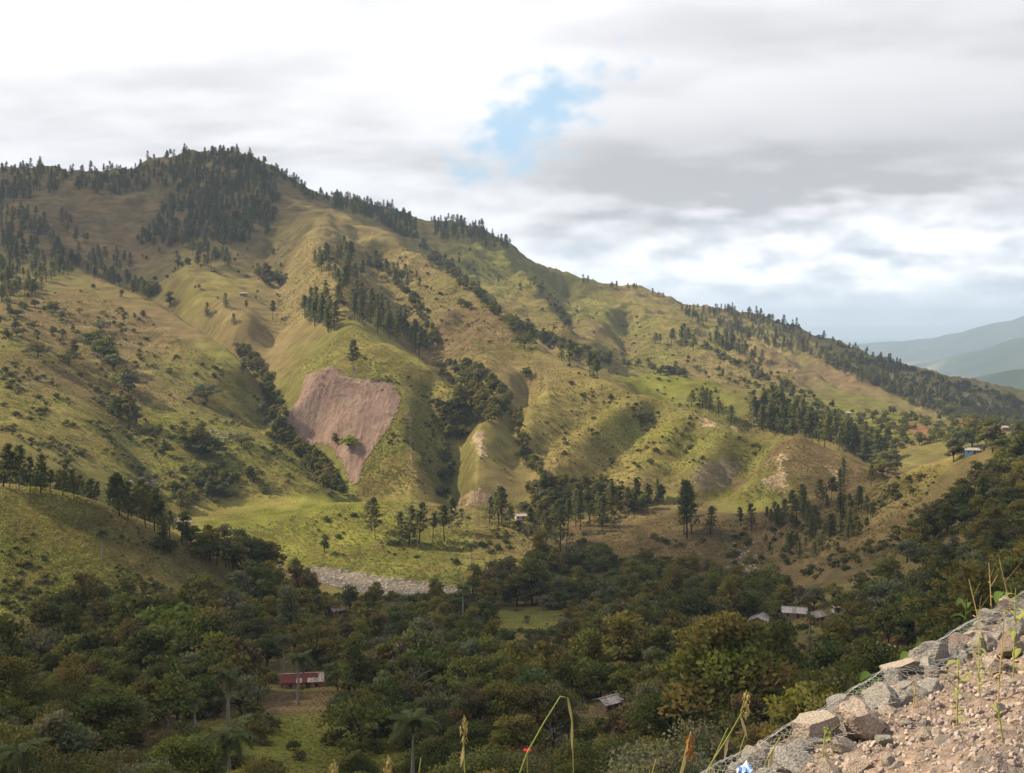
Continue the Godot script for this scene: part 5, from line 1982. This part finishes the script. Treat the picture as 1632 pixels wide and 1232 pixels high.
	tag(g, "loose gravel over the embankment", "gravel", "", "stuff")
	for k in 3:
		scatter("pebbles", "", "", small[k], grit[k], spots.slice(k * third, (k + 1) * third), g)

# ---------------------------------------------------------------- weeds and stalks close by
func make_foreground() -> void:
	var dry := mat("dry_stalk", lin(0.36, 0.28, 0.12), 0.8)
	dry.backlight_enabled = true
	dry.backlight = lin(0.4, 0.35, 0.2)
	var greenish := mat("green_stalk", lin(0.24, 0.25, 0.07), 0.8)
	var seed_red := mat("seed_head", lin(0.36, 0.17, 0.07), 0.85)
	var seed_tan := mat("seed_head_tan", lin(0.42, 0.33, 0.15), 0.85)
	M.weed_leaf = mat("weed_leaf", lin(0.20, 0.22, 0.06), 0.7)
	M.weed_leaf.backlight_enabled = true
	M.weed_leaf.backlight = lin(0.4, 0.5, 0.15)
	# stalk: pixels from below the frame to its tip, distance, head colour (0 none), label
	var stalks := [
		[[742,1290, 741,1232, 739,1190, 740,1140], 8.0, 2, "upright yellow grass stalk with a drooping seed head and dry leaves"],
		[[815,1270, 840,1200, 868,1150, 893,1110, 905,1112, 912,1150, 914,1232], 8.6, 0, "tall bent grass stalk folded over at its top"],
		[[1075,1290, 1084,1235, 1095,1190, 1101,1166], 7.6, 1, "short stalk with a reddish brown seed head"],
		[[1110,1290, 1128,1225, 1160,1175, 1180,1140, 1190,1100], 8.0, 2, "leaning yellow stalk with a tan seed head"],
		[[1118,1280, 1135,1215, 1160,1160], 8.3, 0, "slim leaning stalk beside the tan seed head"],
		[[1160,1270, 1172,1220, 1188,1170], 8.6, 0, "thin greenish stalk near the gabion's near end"],
		[[616,1290, 618,1235, 619,1205], 7.6, 2, "short dry stalk tip standing by itself"],
		[[664,1290, 667,1240, 671,1208], 8.2, 0, "thin dry stalk beside the short tip"],
		[[534,1290, 535,1240, 533,1210], 7.8, 2, "small dry tuft head at the clearing's foot"],
		[[1030,1290, 1040,1230, 1046,1210], 8.4, 0, "short thin stalk left of the red seed head"],
		[[1220,1215, 1232,1195, 1243,1175], 7.4, 0, "dry straw sticking up by the gabion wire"],
	]
	for e in stalks:
		var line: Array = e[0]
		var d: float = e[1]
		var foot := px(line[0], line[1], d)
		var base := Vector3(foot.x, minf(ground(foot.x, foot.z), foot.y - 0.1), foot.z)
		var o := thing("grass_stalk", base, e[3], "grass stalk", "tall grass stalks by the road")
		var path := [Vector3(0, -0.1, 0)]
		var rad := [0.009]
		for k in range(0, line.size(), 2):
			path.append(px(line[k], line[k + 1], d) - base)
			rad.append(0.0062 - 0.003 * k / line.size())
		var s := Shape.new()
		s.tube(path, rad, 6)
		part("stem", s.done(), greenish if e[2] != 1 else dry, o)
		var r := RandomNumberGenerator.new()
		r.seed = e[3].hash()
		# dry sheath leaves hanging from joints
		var joints: int = 2 if path.size() > 4 else 1
		for k in joints:
			var at: Vector3 = path[path.size() - 2 - k]
			var q := Shape.new()
			var dn := Vector3(r.randf_range(-0.06, 0.06), -r.randf_range(0.14, 0.26), r.randf_range(-0.04, 0.04))
			var wv := Vector3(0.012, 0, 0.004)
			q.quad(at - wv * 0.6, at + wv * 0.6, at + dn * 0.5 + wv, at + dn * 0.5 - wv)
			q.flat(at + dn * 0.5 - wv, at + dn * 0.5 + wv, at + dn)
			part("leaf", q.done(), dry, o)
		if e[2]:
			var q := Shape.new()
			var tip: Vector3 = path[-1]
			for k in 46:
				var f := r.randf()
				var p := tip + Vector3(r.randfn() * 0.014, -0.02 - f * 0.17, r.randfn() * 0.014)
				var v := Vector3(r.randfn() * 0.016, -0.045, r.randfn() * 0.016)
				var w := Vector3(0.006, 0, r.randfn() * 0.004)
				q.flat(p - w, p + w, p + v)
				q.flat(p - w.rotated(Vector3.UP, 1.6), p + w.rotated(Vector3.UP, 1.6), p + v)
			part("seed_head", q.done(), seed_red if e[2] == 1 else seed_tan, o)
	# weeds growing out of the rubble
	var r2 := RandomNumberGenerator.new()
	r2.seed = 903
	var leaf_m: Array = []
	for k in 3:
		var s := Shape.new()
		var l := 1.0
		for i in 6:
			var t := i / 5.0
			var w := 0.17 * sin(PI * clampf(t * 0.9 + 0.07, 0, 1))
			var y := 0.35 * t - (0.35 + 0.2 * k) * t * t
			s.add(Vector3(-w, y + 0.03, t * l), Vector3(-0.3, 0.9, 0).normalized())
			s.add(Vector3(w, y + 0.03, t * l), Vector3(0.3, 0.9, 0).normalized())
		for i in 5:
			s.tri(i * 2, i * 2 + 1, i * 2 + 2)
			s.tri(i * 2 + 1, i * 2 + 3, i * 2 + 2)
		leaf_m.append(s.done())
	var weeds := [[1525,1160,120,0, "leafy weed with a yellow-green shoot in the pink earth"], [1590,1120,150,1, "tall thin dry weed on the embankment slope"], [1560,1110,90,0, "broad-leaved weed among the rubble"], [1310,1225,60,0, "small green sprig below the flat-topped boulder"], [1572,1040,110,1, "dark dry stalk standing at the gabion edge"], [1615,1085,150,0, "leafy stem at the embankment's upper end"], [1600,1180,60,0, "weed with drooping leaves by the road gravel"], [1620,1010,120,1, "dry stalk against the far gabion stones"], [1330,1200,50,0, "tiny green seedling between the pale boulders"], [1455,1130,50,1, "dead twig lying up from the pink earth"], [1580,960,60,1, "dry brown stalk at the far wire edge"]]
	for e in weeds:
		var p := bank_hit(e[0], e[1])
		if p == Vector3.INF:
			continue
		var d := to_px(p).z
		if d > 20.0:
			continue
		var h: float = float(e[2]) * d / F
		var o := thing("weed", p, e[4], "weed", "weeds in the rubble")
		var s := Shape.new()
		var side := Vector3(r2.randfn(), 0, r2.randfn()) * 0.10 * h
		var tip := Vector3(side.x * 2.0, h, side.z * 2.0)
		s.tube([Vector3(0, -0.05, 0), side + Vector3(0, h * 0.5, 0), tip], [0.006, 0.005, 0.003], 5)
		for k in (4 if e[3] else 2):
			var a := r2.randf_range(0.3, 0.8)
			var from := Vector3.ZERO.lerp(tip, a)
			s.tube([from, from + Vector3(r2.randfn() * 0.12, 0.12 + r2.randf() * 0.1, r2.randfn() * 0.12) * h * 1.6], [0.003, 0.0015], 4)
		part("stem", s.done(), dry if e[3] else greenish, o)
		for k in (11 if e[3] == 0 else 5):
			var q := part("leaf", leaf_m[k % 3], M.weed_leaf if e[3] == 0 else dry, o)
			q.position = Vector3.ZERO.lerp(tip, lerpf(0.15, 1.0, k / 11.0)) + side * 0.3
			q.rotation = Vector3(r2.randf_range(-0.7, 0.2), k * 2.4, 0)
			q.scale = Vector3.ONE * h * r2.randf_range(0.12, 0.24) * (1.0 if e[3] == 0 else 0.55)
	# litter caught at the wire, and a red blossom
	var lp := px(1186, 1226, 7.2)
	var lit := thing("plastic_wrapper", lp, "crumpled blue and white plastic wrapper caught at the gabion wire", "litter")
	for k in 2:
		var s := Shape.new()
		var pts: Array[Vector3] = []
		for i in 25:
			pts.append(Vector3((i % 5 - 2) * 0.022, r2.randfn() * 0.018 + 0.012 * k, (i / 5 - 2) * 0.016 + (0.03 if k else 0.0)))
		for i in 4:
			for j in 4:
				var a := j * 5 + i
				s.quad(pts[a], pts[a + 1], pts[a + 6], pts[a + 5])
		part("wrapper_side", s.done(), mat("wrapper", lin(0.2, 0.35, 0.75) if k else lin(0.75, 0.8, 0.85), 0.35), lit)
	var fp := px(840, 1197, 60.0)
	var fy := ground(fp.x, fp.z)
	var fl := thing("red_flower", Vector3(fp.x, fy, fp.z), "red blossom on a thin stem by the bent grass stalk", "flower")
	var st := Shape.new()
	st.tube([Vector3(0, -0.2, 0), Vector3(0.1, (fp.y - fy) * 0.5, 0), Vector3(0, fp.y - fy, 0)], [0.05, 0.04, 0.03], 5)
	part("stem", st.done(), greenish, fl)
	var petal := Shape.new()
	for k in 6:
		var a := TAU * k / 6.0
		var o2 := Vector3(cos(a), 0.35, sin(a)) * 0.22
		var w := Vector3(-sin(a), 0, cos(a)) * 0.12
		var b := Vector3(0, fp.y - fy, 0)
		petal.quad(b, b + o2 * 0.6 + w, b + o2 * 1.2, b + o2 * 0.6 - w)
	part("petals", petal.done(), mat("red_petal", lin(0.5, 0.02, 0.03), 0.6), fl)
